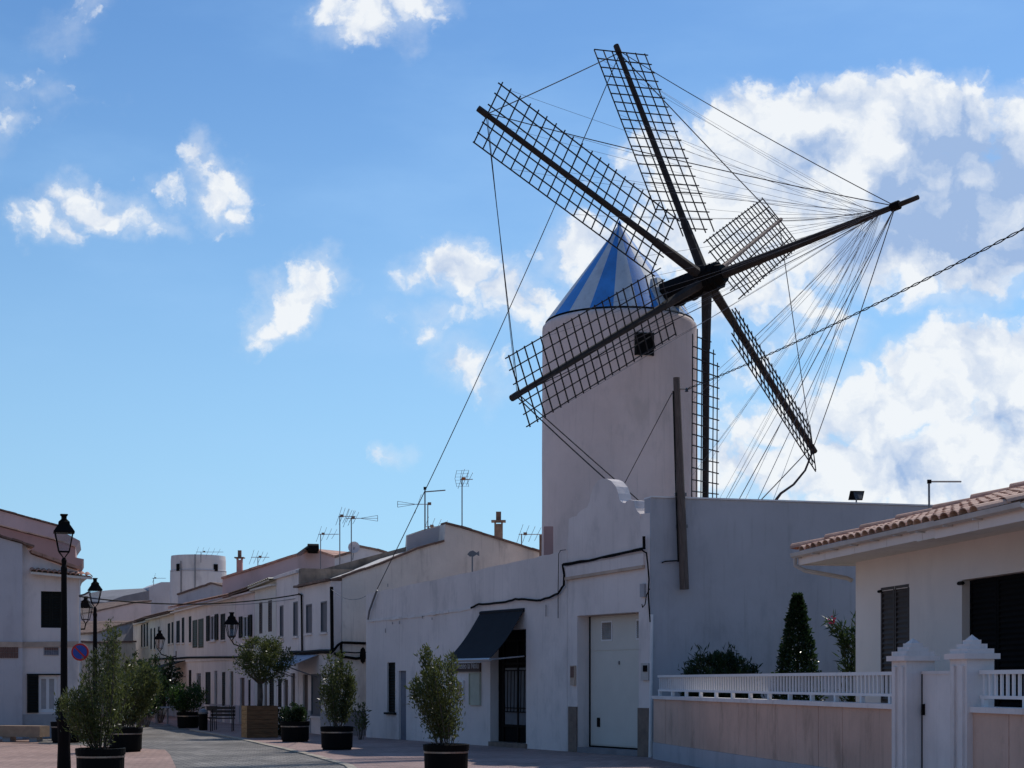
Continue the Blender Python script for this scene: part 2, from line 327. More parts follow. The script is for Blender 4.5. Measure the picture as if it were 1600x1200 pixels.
class MB:
    def __init__(s): s.v = []; s.f = []
    def add(s, vs, fs):
        b = len(s.v); s.v += [Vector(x) for x in vs]; s.f += [tuple(i + b for i in f) for f in fs]; return s
    def quad(s, *p): return s.add(p, [tuple(range(len(p)))])
    def prism(s, pts, off):               # closed polygon swept by a vector
        n = len(pts); off = Vector(off); q = [Vector(p) for p in pts]
        return s.add(q + [p + off for p in q], [tuple(range(n)), tuple(reversed(range(n, 2 * n)))] +
                     [((i + 1) % n, i, n + i, n + (i + 1) % n) for i in range(n)])
    def box(s, c, x, y, z):               # centre + three half vectors
        c = Vector(c); x = Vector(x); y = Vector(y); z = Vector(z)
        vs = [c + sx * x + sy * y + sz * z for sz in (-1, 1) for sy in (-1, 1) for sx in (-1, 1)]
        return s.add(vs, [(0, 2, 3, 1), (4, 5, 7, 6), (0, 1, 5, 4), (2, 6, 7, 3), (0, 4, 6, 2), (1, 3, 7, 5)])
    def abox(s, x0, x1, y0, y1, z0, z1):
        return s.box(((x0 + x1) / 2, (y0 + y1) / 2, (z0 + z1) / 2), ((x1 - x0) / 2, 0, 0), (0, (y1 - y0) / 2, 0), (0, 0, (z1 - z0) / 2))
    def wbox(s, W, u0, u1, v0, v1, z0, z1):
        return s.prism([W.w(u0, v1, z0), W.w(u1, v1, z0), W.w(u1, v1, z1), W.w(u0, v1, z1)], (W.w(0, v0, 0) - W.w(0, v1, 0)))
    def tube(s, a, b, r0, r1=None, n=8, cap=True):
        r1 = r0 if r1 is None else r1; a = Vector(a); b = Vector(b); d = (b - a).normalized()
        x = d.orthogonal().normalized(); y = d.cross(x)
        vs = [a + (x * math.cos(t) + y * math.sin(t)) * r0 for t in [2 * math.pi * i / n for i in range(n)]]
        vs += [b + (x * math.cos(t) + y * math.sin(t)) * r1 for t in [2 * math.pi * i / n for i in range(n)]]
        fs = [(i, (i + 1) % n, n + (i + 1) % n, n + i) for i in range(n)]
        if cap: fs += [tuple(reversed(range(n))), tuple(range(n, 2 * n))]
        return s.add(vs, fs)
    def path(s, pts, r, n=5, r1=None):
        pts = [Vector(p) for p in pts]; m = len(pts); b = len(s.v); up = None
        for i, p in enumerate(pts):
            d = (pts[min(i + 1, m - 1)] - pts[max(i - 1, 0)]).normalized()
            if up is None: up = d.orthogonal().normalized()
            x = (up - d * up.dot(d)).normalized(); up = x; y = d.cross(x)
            rr = r if r1 is None else r + (r1 - r) * i / (m - 1)
            s.v += [p + (x * math.cos(2 * math.pi * k / n) + y * math.sin(2 * math.pi * k / n)) * rr for k in range(n)]
        for i in range(m - 1):
            for k in range(n):
                s.f.append((b + i * n + k, b + i * n + (k + 1) % n, b + (i + 1) * n + (k + 1) % n, b + (i + 1) * n + k))
        s.f.append(tuple(reversed(range(b, b + n)))); s.f.append(tuple(range(b + (m - 1) * n, b + m * n)))
        return s
    def lathe(s, c, prof, n=16, a0=0.0, a1=2 * math.pi, axis=None):
        c = Vector(c); b = len(s.v); full = abs(a1 - a0 - 2 * math.pi) < 1e-6; m = n if full else n + 1
        for r, z in prof:
            for k in range(m):
                t = a0 + (a1 - a0) * k / n; s.v.append(c + Vector((r * math.cos(t), r * math.sin(t), z)))
        for i in range(len(prof) - 1):
            for k in range(n):
                k2 = (k + 1) % m if full else k + 1
                s.f.append((b + i * m + k, b + i * m + k2, b + (i + 1) * m + k2, b + (i + 1) * m + k))
        if full:
            s.f.append(tuple(reversed(range(b, b + m)))); s.f.append(tuple(range(b + (len(prof) - 1) * m, b + len(prof) * m)))
        return s
    def mesh(s, name, m, off=Vector((0, 0, 0)), smooth=False):
        me = bpy.data.meshes.new(name); me.from_pydata([tuple(v - off) for v in s.v], [], s.f)
        if m is not None: me.materials.append(m)
        if smooth: me.polygons.foreach_set('use_smooth', [True] * len(me.polygons))
        me.update(); return me
    def build(s, name, m, parent=None, smooth=False, label=None, kind=None):
        off = Vector((0, 0, 0))
        if parent is not None: off = LOC[parent.name]
        o = bpy.data.objects.new(name, s.mesh(name, m, off, smooth)); COL.objects.link(o)
        if parent is not None: o.parent = parent; LOC[o.name] = off
        else: LOC[o.name] = off
        if label: o['label'] = label
        if kind: o['kind'] = kind
        return o
def child_mesh(name, me, parent, mw):     # shared mesh placed by a world matrix under a thing whose parts only translate
    o = bpy.data.objects.new(name, me); COL.objects.link(o); o.parent = parent
    mw = mw.copy(); mw.translation = mw.translation - LOC[parent.name]; o.matrix_local = mw
    LOC[o.name] = LOC[parent.name]; return o
def copy_tree(o, loc, label, rz=None, sc=None):
    c = o.copy(); COL.objects.link(c); c.location = loc; c['label'] = label
    if rz is not None: c.rotation_euler.z = rz
    if sc is not None: c.scale = (sc,) * 3 if not hasattr(sc, '__len__') else sc
    for ch in [x for x in bpy.data.objects if x.parent == o]:
        d = ch.copy(); COL.objects.link(d); d.parent = c
        for g in [x for x in bpy.data.objects if x.parent == ch]:
            e = g.copy(); COL.objects.link(e); e.parent = d
    return c
def sag(a, b, s, n=14):
    a = Vector(a); b = Vector(b)
    return [a.lerp(b, i / n) - Vector((0, 0, 4 * s * (i / n) * (1 - i / n))) for i in range(n + 1)]
def tube_thing(name, label, cat, pts, r, m, group=None, n=5):
    p0 = Vector(pts[0]); mb = MB().path([Vector(p) - p0 for p in pts], r, n)
    o = mb.build(name, m); o.location = p0; LOC[o.name] = p0; return tag(o, label, cat, group)

def interp(prof, u):
    if u <= prof[0][0]: return prof[0][1]
    for (a, za), (b, zb) in zip(prof, prof[1:]):
        if u <= b: return za + (zb - za) * (u - a) / max(b - a, 1e-9)
    return prof[-1][1]
def wall_mesh(W, prof_px, holes_px, thick=.3, z0=-.05, v=0.0, reveal=None, jag=0.0):
    """wall slab on plane W, top following pixel profile, with rectangular openings; returns MB and the openings in (u0,u1,z0,z1)"""
    prof = sorted(W.uz(x, y) for x, y in prof_px)
    if jag:
        q = []
        for (a, za), (b, zb) in zip(prof, prof[1:]):
            k = max(1, int((b - a) / .35))
            for i in range(k): q.append((a + (b - a) * i / k, za + (zb - za) * i / k + random.uniform(-jag, jag)))
        q.append(prof[-1]); prof = q
    holes = []
    for x0, y0, x1, y1 in holes_px:
        ua, za = W.uz(x0, y0); ub, zb = W.uz(x1, y0); xm = (x0 + x1) / 2; _, zt = W.uz(xm, y0); _, zl = W.uz(xm, y1)
        holes.append((ua, ub, max(zl, z0), zt))
    us = sorted(set([round(p[0], 4) for p in prof] + [round(h[k], 4) for h in holes for k in (0, 1)]))
    us = [u for u in us if prof[0][0] - 1e-3 <= u <= prof[-1][0] + 1e-3]
    mb = MB(); off = -thick
    for a, b in zip(us, us[1:]):
        if b - a < 1e-3: continue
        mid = (a + b) / 2; ta, tb = interp(prof, a), interp(prof, b)
        hs = sorted([(h[2], h[3]) for h in holes if h[0] - 1e-4 <= mid <= h[1] + 1e-4]); z = z0
        for h0, h1 in hs:
            if h0 > z + 1e-3: mb.quad(W.w(a, v, z), W.w(b, v, z), W.w(b, v, h0), W.w(a, v, h0))
            z = h1
        mb.quad(W.w(a, v, z), W.w(b, v, z), W.w(b, v, tb), W.w(a, v, ta))
        mb.quad(W.w(a, v, ta), W.w(b, v, tb), W.w(b, v + off, tb), W.w(a, v + off, ta))      # top
        mb.quad(W.w(b, v + off, z0), W.w(a, v + off, z0), W.w(a, v + off, ta), W.w(b, v + off, tb))  # back
    for u, sgn in ((us[0], 0), (us[-1], 1)):
        t = interp(prof, u); mb.quad(W.w(u, v, z0), W.w(u, v + off, z0), W.w(u, v + off, t), W.w(u, v, t))
    for u0, u1, a, b in holes:
        r = off if reveal is None else -reveal
        mb.quad(W.w(u0, v, a), W.w(u0, v + r, a), W.w(u0, v + r, b), W.w(u0, v, b))
        mb.quad(W.w(u1, v, a), W.w(u1, v, b), W.w(u1, v + r, b), W.w(u1, v + r, a))
        mb.quad(W.w(u0, v, b), W.w(u0, v + r, b), W.w(u1, v + r, b), W.w(u1, v, b))
        mb.quad(W.w(u0, v, a), W.w(u1, v, a), W.w(u1, v + r, a), W.w(u0, v + r, a))
    return mb, holes
def wpoly(W, pts_px, thick, v=0.0):       # polygon on the wall plane, swept back by thick
    return MB().prism([W.at(x, y, v) if v else W.at(x, y) for x, y in pts_px], (W.w(0, -thick, 0) - W.w(0, 0, 0)))

def window(W, h, parent, pane=glass, frame=white, rev=.18, fw=.05, mull=1, cross=0, name='window'):
    u0, u1, a, b = h; fr = MB()
    fr.wbox(W, u0, u0 + fw, -rev, -rev + .05, a, b); fr.wbox(W, u1 - fw, u1, -rev, -rev + .05, a, b)
    fr.wbox(W, u0 + fw, u1 - fw, -rev, -rev + .05, b - fw, b); fr.wbox(W, u0 + fw, u1 - fw, -rev, -rev + .05, a, a + fw)
    for i in range(mull):
        c = u0 + (u1 - u0) * (i + 1) / (mull + 1); fr.wbox(W, c - fw / 2, c + fw / 2, -rev, -rev + .045, a + fw, b - fw)
    o = fr.build(name, frame, parent)
    MB().wbox(W, u0 + fw * .5, u1 - fw * .5, -rev - .02, -rev + .01, a + fw * .5, b - fw * .5).build('pane', pane, o)
    return o
def louvre(W, u0, u1, v, z0, z1, parent, m, name='shutter', n=None):
    mb = MB(); t = .035; e = .05
    mb.wbox(W, u0, u0 + e, v, v + t, z0, z1); mb.wbox(W, u1 - e, u1, v, v + t, z0, z1)
    mb.wbox(W, u0 + e, u1 - e, v, v + t, z1 - e, z1); mb.wbox(W, u0 + e, u1 - e, v, v + t, z0, z0 + e)
    mb.wbox(W, u0 + e, u1 - e, v, v + .006, z0 + e, z1 - e)
    k = n or max(3, int((z1 - z0) / .09))
    for i in range(k):
        z = z0 + e + (z1 - z0 - 2 * e) * (i + .5) / k
        mb.prism([W.w(u0 + e, v + t * .9, z - .02), W.w(u1 - e, v + t * .9, z - .02), W.w(u1 - e, v + .008, z + .02), W.w(u0 + e, v + .008, z + .02)], (0, 0, .008))
    return mb.build(name, m, parent)

def roof_sheet(A, B, up, n, m, name, parent, amp=.05, rows=6):
    """corrugated barrel-tile sheet from eave A-B going along vector up; n tile columns"""
    mb = MB(); A = Vector(A); B = Vector(B); up = Vector(up); nr = (B - A).cross(up).normalized()
    if nr.z < 0: nr = -nr
    k = n * 4
    for r in range(rows):
        base = len(mb.v); lift = nr * .03
        for s, l in ((r / rows, lift * 1), ((r + 1) / rows, lift * 0)):
            for i in range(k + 1):
                w = amp * abs(math.sin(math.pi * (i / 4.0)))
                mb.v.append(A.lerp(B, i / k) + up * s + nr * w + l)
        for i in range(k): mb.f.append((base + i, base + i + 1, base + k + 1 + i + 1, base + k + 1 + i))
    mb.quad(A - nr * .04, B - nr * .04, B + up - nr * .04, A + up - nr * .04)
    mb.quad(A - nr * .04, B - nr * .04, B, A)
    return mb.build(name, m, parent)

def leaves(mb, pts, L, Wd, up=.3, jitter=.0):
    for p, dr in pts:
        d = Vector((random.gauss(0, 1), random.gauss(0, 1), random.gauss(0, 1) + up)) + dr * 1.2
        d.normalize(); s = d.cross(Vector((random.gauss(0, 1), random.gauss(0, 1), random.gauss(0, 1))))
        if s.length < 1e-3: continue
        s.normalize(); l = L * random.uniform(.7, 1.3); w = Wd * random.uniform(.7, 1.2)
        b = len(mb.v); mid = p + d * l * .5
        mb.v += [p, mid + s * w * .5, p + d * l, mid - s * w * .5]; mb.f.append((b, b + 1, b + 2, b + 3))

def shrub(name, label, loc, h, rad, nst, nlf, m, L=.09, Wd=.026, base_r=.15, lean=.25, low=.25, group=None, splay=1.0, shape=None, bias=0.0):
    """bush of many upright stems, leaves clustered along them"""
    rt = thing(name, label, 'shrub', loc, group); loc = Vector(loc)
    st = MB(); lf = MB(); pts = []
    for i in range(nst):
        a = random.uniform(0, 2 * math.pi); rr = rad * math.sqrt(random.random()) * splay
        hh = h * random.uniform(.62, 1.0) * (1 - .28 * (rr / max(rad, .01)) ** 2)
        if shape: hh *= shape(math.cos(a) * rr + bias)
        p0 = loc + Vector((math.cos(a) * base_r * random.random(), math.sin(a) * base_r * random.random(), 0))
        p3 = loc + Vector((math.cos(a) * rr + bias * .9, math.sin(a) * rr, hh))
        c1 = p0 + Vector((math.cos(a) * rr * lean, math.sin(a) * rr * lean, hh * .35))
        c2 = p0.lerp(p3, .75) + Vector((math.cos(a) * rr * .2, math.sin(a) * rr * .2, 0))
        cv = [p0 * (1 - t) ** 3 + c1 * 3 * t * (1 - t) ** 2 + c2 * 3 * t * t * (1 - t) + p3 * t ** 3 for t in [k / 7 for k in range(8)]]
        st.path(cv, .012, 4, .004)
        for k in range(nlf // nst):
            t = low + (1 - low) * random.random() ** .85; s = t * 7; j = min(int(s), 6); q = cv[j].lerp(cv[j + 1], s - j)
            sp = (.034 + .08 * rad * (1 - abs(t - .55))) * (1.25 - .5 * t)
            q = q + Vector((random.gauss(0, sp), random.gauss(0, sp), random.gauss(0, sp * .8)))
            pts.append((q, (cv[j + 1] - cv[j]).normalized()))
    leaves(lf, pts, L, Wd)
    st.build('stems', bark, rt); lf.build('foliage', m, rt); return rt

def tree_crown(rt, centre, rx, ry, rz, nclump, per, m, L, Wd, seed=0):
    lf = MB(); c = Vector(centre); pts = []
    for i in range(nclump):
        while True:
            q = Vector((random.uniform(-1, 1), random.uniform(-1, 1), random.uniform(-1, 1)))
            if .25 < q.length < 1: break
        cc = c + Vector((q.x * rx, q.y * ry, q.z * rz)); s = .16 * (rx + rz) / 2 * random.uniform(.6, 1.4)
        for k in range(per):
            pts.append((cc + Vector((random.gauss(0, s), random.gauss(0, s), random.gauss(0, s * .8))), Vector((q.x, q.y, q.z + .3))))
    leaves(lf, pts, L, Wd); return lf.build('crown', m, rt)

# ------------------------------------------------------------------ ground, road, pavements
def sheet(name, pts, m, z):
    o = MB().quad(*[Vector((p.x, p.y, z)) for p in pts]).build(name, m); o['kind'] = 'structure'; return o
S = 700
sheet('ground', [Vector((-S, -60, 0)), Vector((S, -60, 0)), Vector((S, 1200, 0)), Vector((-S, 1200, 0))], grnd, 0.0)
g_ = lambda x, y: G(x, y)
road_r = [g_(205, 1118), g_(250, 1131), g_(375, 1155), g_(480, 1179), g_(545, 1197), Vector((-2.0, 24, 0)), Vector((-.8, 8, 0))]
road_l = [Vector((-9.0, 8, 0)), Vector((-7.0, 24, 0)), g_(275, 1200), g_(266, 1180), g_(258, 1172), g_(150, 1166), g_(60, 1163), g_(60, 1140), g_(150, 1122), g_(190, 1117)]
sheet('road', road_r + road_l, roadm, .004)
plz = [Vector((-9.0, 8, 0)), Vector((-7.0, 24, 0)), g_(275, 1200), g_(266, 1180), g_(258, 1172), g_(150, 1166), g_(60, 1163), g_(-120, 1160), g_(-900, 1190), Vector((-30, 8, 0))]
sheet('plaza_pavement', plz, pinkpav, .008)
pv = [g_(250, 1131), g_(375, 1155), g_(480, 1179), g_(545, 1197), Vector((-2.0, 24, 0)), Vector((-.8, 8, 0)), Vector((12, 8, 0)), Vector((12, 40, 0)), Vector((0, 60, 0)), g_(260, 1118)]
sheet('pavement', pv, pinkpav2, .010)
sheet('garden_ground', [Vector((3.2, 35.6, 0)), Vector((5.5, 22, 0)), Vector((7.5, 10, 0)), Vector((40, 10, 0)), Vector((40, 48, 0)), Vector((9.6, 37.4, 0))], mat('garden_soil', (.025, .028, .016), .95, .4, 3, .4, 20), .014)
kb = MB()
def strip(pl, w, z, mb):
    for a, b in zip(pl, pl[1:]):
        d = (b - a).normalized(); s = Vector((d.y, -d.x, 0)) * w / 2; n = max(1, int((b - a).length / .6))
        for i in range(n):
            p = a.lerp(b, i / n) ; q = a.lerp(b, (i + .97) / n)
            mb.prism([p - s, p + s, q + s, q - s], (0, 0, z))
kerb = thing('kerb_edging', 'pale stone edging between the grey road and the rose pavement', 'kerb', g_(480, 1179))
kp = [g_(300, 1141), g_(375, 1155), g_(480, 1179), g_(545, 1197), Vector((-2.0, 24, 0))]
for a, b in zip(kp, kp[1:]):
    d = (b - a).normalized(); s = Vector((d.y, -d.x, 0)) * .09; n = max(1, int((b - a).length / .9))
    for i in range(n):
        p = a.lerp(b, i / n); q = a.lerp(b, (i + .975) / n)
        MB().prism([p - s, p + s, q + s, q - s], (0, 0, .03 + random.uniform(-.004, .004))).build('kerb_stone', kerbm, kerb)

# ------------------------------------------------------------------ windmill
HUB = Vector((5.597, 46.0, EYE + .25089 * 46))
AX = Vector((.7104262, -.68282757, .17041454)).normalized()
WV = Vector((-.69296393, -.72097226, 0)); UV = Vector((-.12286416, .11809113, .98537246))
LS = 0.1785 * 46
AH = Vector((AX.x, AX.y, 0)).normalized()
TC = HUB - AH * 3.265; TC.z = 0
mill = thing('windmill', 'round whitewashed windmill with blue and white striped cone cap and six lattice sails', 'windmill', TC)
TR = 2.33; ZT = 12.45
mb = MB(); prof = [(2.36, -.05)] + [(2.36 - .03 * i / 22, .5 + (ZT - .7) * i / 22) for i in range(23)] + [(2.32, ZT - .08), (2.25, ZT)]
mb.lathe(TC, prof, 64); tw = mb.build('tower', plast2, mill, smooth=False)
for p in tw.data.polygons: p.use_smooth = len(p.vertices) == 4
from mathutils import noise as _nz
for v in tw.data.vertices:
    e_ = 1 + .006 * _nz.noise(Vector((v.co.x * .8, v.co.y * .8, v.co.z * .5)))
    v.co.x *= e_; v.co.y *= e_
# window in the tower
def cyl_frame(px, z, r):
    # point of the tower surface seen at pixel column px
    a = (px - CX) / F; dx, dy = a, 1.0
    A = dx * dx + dy * dy; B = -2 * (dx * TC.x + dy * TC.y); Cc = TC.x ** 2 + TC.y ** 2 - r * r
    t = (-B - math.sqrt(max(B * B - 4 * A * Cc, 0))) / (2 * A); p = Vector((a * t, t, z)); n = (p - Vector((TC.x, TC.y, z))).normalized()
    return p, n
pw, nw = cyl_frame(1006.5, 0, 2.34); tz = Vector((-nw.y, nw.x, 0))
if tz.x < 0: tz = -tz
zc = EYE + (HZ - 537.5) / F * pw.y; hh = .28; hw = .245
pc = Vector((pw.x, pw.y, zc))
wf = MB()
for sx in (-1, 1): wf.box(pc + tz * sx * (hw + .02) , tz * .02, nw * .05, Vector((0, 0, hh + .05)))
for sz in (-1, 1): wf.box(pc + Vector((0, 0, sz * (hh + .02))), tz * (hw - .016), nw * .048, Vector((0, 0, .02)))
wfo = wf.build('window', shutter, mill)
MB().box(pc - nw * .02, tz * hw, nw * .05, Vector((0, 0, hh))).build('pane', dark, wfo)
# striped cone cap
ZA = EYE + (HZ - 352) / F * TC.y; ZB = EYE + (HZ - 505) / F * TC.y
NS = 20; RB = 2.24
cb_ = MB().lathe((TC.x, TC.y, 0), [(2.19, ZB - .14), (2.23, ZB - .03)], 48).build('cap_rim', black, mill)
off0 = math.atan2(-TC.y, -TC.x) - R(4.6)
for i in range(NS):
    a0 = off0 + 2 * math.pi * i / NS; a1 = a0 + 2 * math.pi / NS; mbs = MB(); k = 5; b = 0
    rows = [(RB, ZB), (RB * .66, ZB + (ZA - ZB) * .345), (RB * .33, ZB + (ZA - ZB) * .675), (.04, ZA)]
    for r, z in rows:
        for j in range(k + 1):
            t = a0 + (a1 - a0) * j / k; mbs.v.append(Vector((TC.x + r * math.cos(t), TC.y + r * math.sin(t), z)))
    for r in range(3):
        for j in range(k): mbs.f.append((r * (k + 1) + j, r * (k + 1) + j + 1, (r + 1) * (k + 1) + j + 1, (r + 1) * (k + 1) + j))
    mbs.build('cap_panel', capw if i % 2 == 0 else blue, mill, smooth=True)
MB().lathe((TC.x, TC.y, 0), [(.05, ZA - .08), (.07, ZA), (.03, ZA + .1), (.01, ZA + .14)], 10).build('finial', blue, mill)
# housing round the shaft
SV = Vector((-AH.y, AH.x, 0))
def hp(f, s, z): return Vector((TC.x, TC.y, 0)) + AH * f + SV * s + Vector((0, 0, z))
zb = ZB - .03; zt = HUB.z + .28
hm = MB()
secs = []
for f, zs in ((0.2, 0), (1.0, 0)):
    pass
lowr = [hp(.1, 1.75, zb), hp(1.45, 1.66, zb - .03), hp(1.95, 1.05, zb), hp(2.24, .3, zb), hp(2.2, -.42, zb), hp(1.95, -.62, zb), hp(.1, -.62, zb)]
midr = [hp(.1, 1.2, HUB.z - .02), hp(1.25, 1.12, HUB.z - .02), hp(1.68, .72, HUB.z - .02), hp(1.80, .2, HUB.z - .02), hp(1.80, -.38, HUB.z - .02), hp(1.72, -.50, HUB.z - .02), hp(.1, -.5, HUB.z - .02)]
topr = [hp(.1, .30, zt + .10), hp(1.35, .26, zt + .06), hp(1.52, .16, zt + .06), hp(1.58, 0, zt + .08), hp(1.58, -.18, zt + .06), hp(1.5, -.30, zt + .02), hp(.1, -.30, zt + .06)]
hm.add(lowr + midr + topr, [(i, (i + 1) % 7, 7 + (i + 1) % 7, 7 + i) for i in range(7)] + [(7 + i, 7 + (i + 1) % 7, 14 + (i + 1) % 7, 14 + i) for i in range(7)] + [tuple(range(14, 21))])
hm.build('shaft_housing', dormer, mill)
# windshaft, hub and bowsprit
MB().tube(HUB - AX * 1.72 + Vector((0, 0, .05)), HUB + AX * .42, .42, .40, 8).build('windshaft', black, mill)
hb = MB().tube(HUB + AX * .40, HUB + AX * .62, .33, .26, 8)
for f in (-1.1, -.62, .18): hb.tube(HUB + AX * f, HUB + AX * (f + .07), .405, .405, 16)
hb.build('hub_band', black, mill)
PL = .1478 * 46
PT = P(1435, 308, (HUB + AX * PL).y)
PD = (PT - HUB).normalized()
MB().tube(HUB + PD * .3, PT, .155, .062, 10).build('bowsprit', wood, mill)
COLR = HUB + PD * (PL * .905)
MB().tube(COLR - PD * .12, COLR + PD * .12, .12, .12, 10).build('rope_collar', black, mill)
COL2 = HUB + PD * (PL * .835)
def pr(p): return (CX + F * p.x / p.y, HZ - F * (p.z - EYE) / p.y)
GA, PH, BE = -.2063, 1.0498, .2575
blades = {0: (-.0058, .0048, .21), 1: (.0241, -.0243, .21), 2: (-.0096, .0122, .14), 3: (.0199, .0045, .21), 4: (.033, 0, .21), 5: (-.0159, -.0053, .22)}
TIP = {}; EDG = {}
def unit_bar(name, m, r=.5):              # 1 m long, 1 m thick unit square bar along Z, shared by all laths
    return MB().abox(-.5, .5, -.5, .5, 0, 1).mesh(name, m)
rung_me = unit_bar('lattice_rung', lath)
def bar(parent, name, me, a, b, t):
    d = b - a; q = d.to_track_quat('Z', 'Y').to_matrix().to_4x4()
    mw = Matrix.Translation(a) @ q @ Matrix.Diagonal((t, t, d.length, 1)); return child_mesh(name, me, parent, mw)
for k, (da, dg, ri) in blades.items():
    t = PH - k * math.pi / 3 + da; gm = GA + dg
    rr = math.cos(t) * UV + math.sin(t) * WV; tt = math.sin(t) * UV - math.cos(t) * WV
    d = (math.cos(gm) * rr + math.sin(gm) * AX).normalized(); n = d.cross(tt).normalized()
    if n.dot(AX) < 0: n = -n
    c = math.cos(BE) * tt + math.sin(BE) * n
    off = n * .0
    tip = HUB + d * LS; TIP[k] = tip
    sr = .72 if k == 2 else 1.0
    sp = MB().path([HUB - d * .3, HUB + d * LS * .22, HUB + d * LS * .5, HUB + d * LS * .93, tip], .118 * sr, 8, .068 * sr)
    sp.tube(HUB + d * .1, HUB + d * LS * .24, .16 * sr, .12 * sr, 6); sp.tube(tip - d * .28, tip + d * .02, .095 * sr, .09 * sr, 8)
    so = sp.build('sail', woodl if k == 2 else wood, mill)
    w1, w2 = .1235 * LS, .1098 * LS
    offs = [-w2, -w2 * .64, -w2 * .27, w1 * .30, w1 * .66, w1]
    nr = 21; ro = .968
    for i in range(nr):
        s = ri + (ro - ri) * i / (nr - 1); j = random.uniform(-.012, .012)
        lo = 0 if i > 1 or k in (0, 5) else (1 if i == 1 else 2)
        hi = 5 if i > 0 or k in (0,) else 4
        a = HUB + d * (s * LS) + c * (offs[lo] - .05) + n * .04 + d * j
        b = HUB + d * (s * LS) + c * (offs[hi] + .05) + n * .04 + d * random.uniform(-.03, .03)
        bar(so, 'lattice_rung', rung_me, a, b, .029)
    for i, o_ in enumerate(offs):
        s0 = ri - random.uniform(.005, .03)
        if k not in (0, 5) and i == 0: s0 += .075
        if k not in (0, 5) and i == 1: s0 += .04
        a = HUB + d * (s0 * LS) + c * o_ - n * .005; b = HUB + d * (ro + random.uniform(.002, .012)) * LS + c * (o_ + random.uniform(-.02, .02)) - n * .005
        bar(so, 'lattice_bar', rung_me, a, b, .029)
    EDG[k] = (d, c, n, w1, w2)
# rigging
def rig(a, b, r, m=rope, s=0.0, name='rope'):
    MB().path(sag(a, b, s, 8 if s else 1), r, 4).build(name, m, mill)
for k in range(6):
    rig(COLR, TIP[k] - EDG[k][0] * .15, .014, s=.10)
    k2 = (k + 1) % 6
    rig(TIP[k] - EDG[k][0] * .25, TIP[k2] - EDG[k2][0] * .25, .016, s=.02)
    d, c, n, w1, w2 = EDG[k]
    for j, s in enumerate((.30, .43, .56, .69, .82, .94)):
        e = HUB + d * (s * LS) + c * (w1 if (j + k) % 2 else -w2)
        rig(COL2 + PD * random.uniform(-.15, .1), e, .0048, ropeg, s=random.uniform(.04, .16))
        if j % 2: rig(COL2 - PD * .4, HUB + d * (s * LS - .3), .0042, ropeg, s=random.uniform(.04, .12))
# brake rope down to the low roof, and guys
rig(TIP[1] - EDG[1][0] * .3, P(589, 921, 48.0), .016, s=.35)
rig(TIP[0] - EDG[0][0] * .3, TIP[5] - EDG[5][0] * .2, .010, s=.12)
rig(TIP[5] - EDG[5][0] * .15, P(1005, 800, 40.5), .022, s=.05)
q0 = TIP[3] - EDG[3][0] * .1
MB().path([q0, P(1258, 735, q0.y - .2), P(1240, 757, q0.y - .4), P(1220, 771, q0.y - .6), P(1211, 783, q0.y - .7)], .03, 6, .05).build('rope', rope, mill)
rig(COLR, P(1180, 790, 41), .012, ropeg)
rig(COLR, P(1132, 790, 43), .008, ropeg); rig(COL2, P(1205, 790, 41), .007, ropeg); rig(COL2, P(1160, 790, 42), .007, ropeg)
rig(P(975, 757, 41), P(1050, 614, 36.1), .010, rope)

# ------------------------------------------------------------------ long white building with the garage door
WP = Wall(576, 48.5, 1018, 35.7)
wb = thing('white_building', 'low whitewashed building with curled gable over a garage door', 'building', WP.w(0, 0, 0))
prof = [(572, 929), (620, 918.5), (700, 901), (790, 881), (859, 866), (888, 859.5), (889, 852), (1016, 803)]
holes = [(605, 1035, 617.5, 1113), (766, 984, 822, 1170), (902, 959, 998, 1176), (623, 1048, 634.5, 1160)]
mb, H = wall_mesh(WP, [(572, 929), (620, 918.5), (700, 901), (790, 881), (859, 866), (886, 860)], [holes[0], holes[1], holes[3]], .42, jag=.018)
mb.build('wall', plast, wb)
hW, hD, hG = H
mb, H2 = wall_mesh(WP, [(886.5, 846), (1001, 812), (1001.3, 803), (1017, 801)], [holes[2]], .42)
mb.build('wall', plast, wb); hGar = H2[0]
# curled gable
gp = [(888, 829), (888.5, 811), (893, 808), (901, 806), (903, 802), (908, 797), (917, 793), (921, 785), (923, 773), (927, 761), (933, 752), (940, 747.5), (948, 748), (955, 751.5),
      (962, 760), (966, 771), (968, 781), (972, 785), (977, 786), (979, 783), (984, 781), (990, 782), (992, 791), (995, 798), (1000, 803), (1001, 812), (886.5, 846)]
wpoly(WP, gp, .34).build('curled_gable', plast, wb)
# side wall
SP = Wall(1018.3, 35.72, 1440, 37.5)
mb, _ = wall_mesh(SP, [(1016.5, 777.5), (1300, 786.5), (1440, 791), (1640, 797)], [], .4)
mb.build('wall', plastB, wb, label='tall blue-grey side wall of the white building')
cp = MB()
u0, z0_ = SP.uz(1016.5, 777.3); u1, z1_ = SP.uz(1640, 796.8)
cp.prism([SP.w(u0, .03, z0_), SP.w(u1, .03, z1_), SP.w(u1, .03, z1_ + .035), SP.w(u0, .03, z0_ + .035)], (SP.w(0, -.46, 0) - SP.w(0, 0, 0)))
cp.build('wall_coping', white, wb)
# flat roof behind the parapet
ur = WP.uz(888, 860)[0]
rf = MB().prism([WP.w(.2, -.42, 4.0), WP.w(ur, -.42, 4.3), WP.w(ur, -6.2, 4.3), WP.w(.2, -6.2, 4.0)], (0, 0, -.15))
rf.build('flat_roof', terrad, wb)
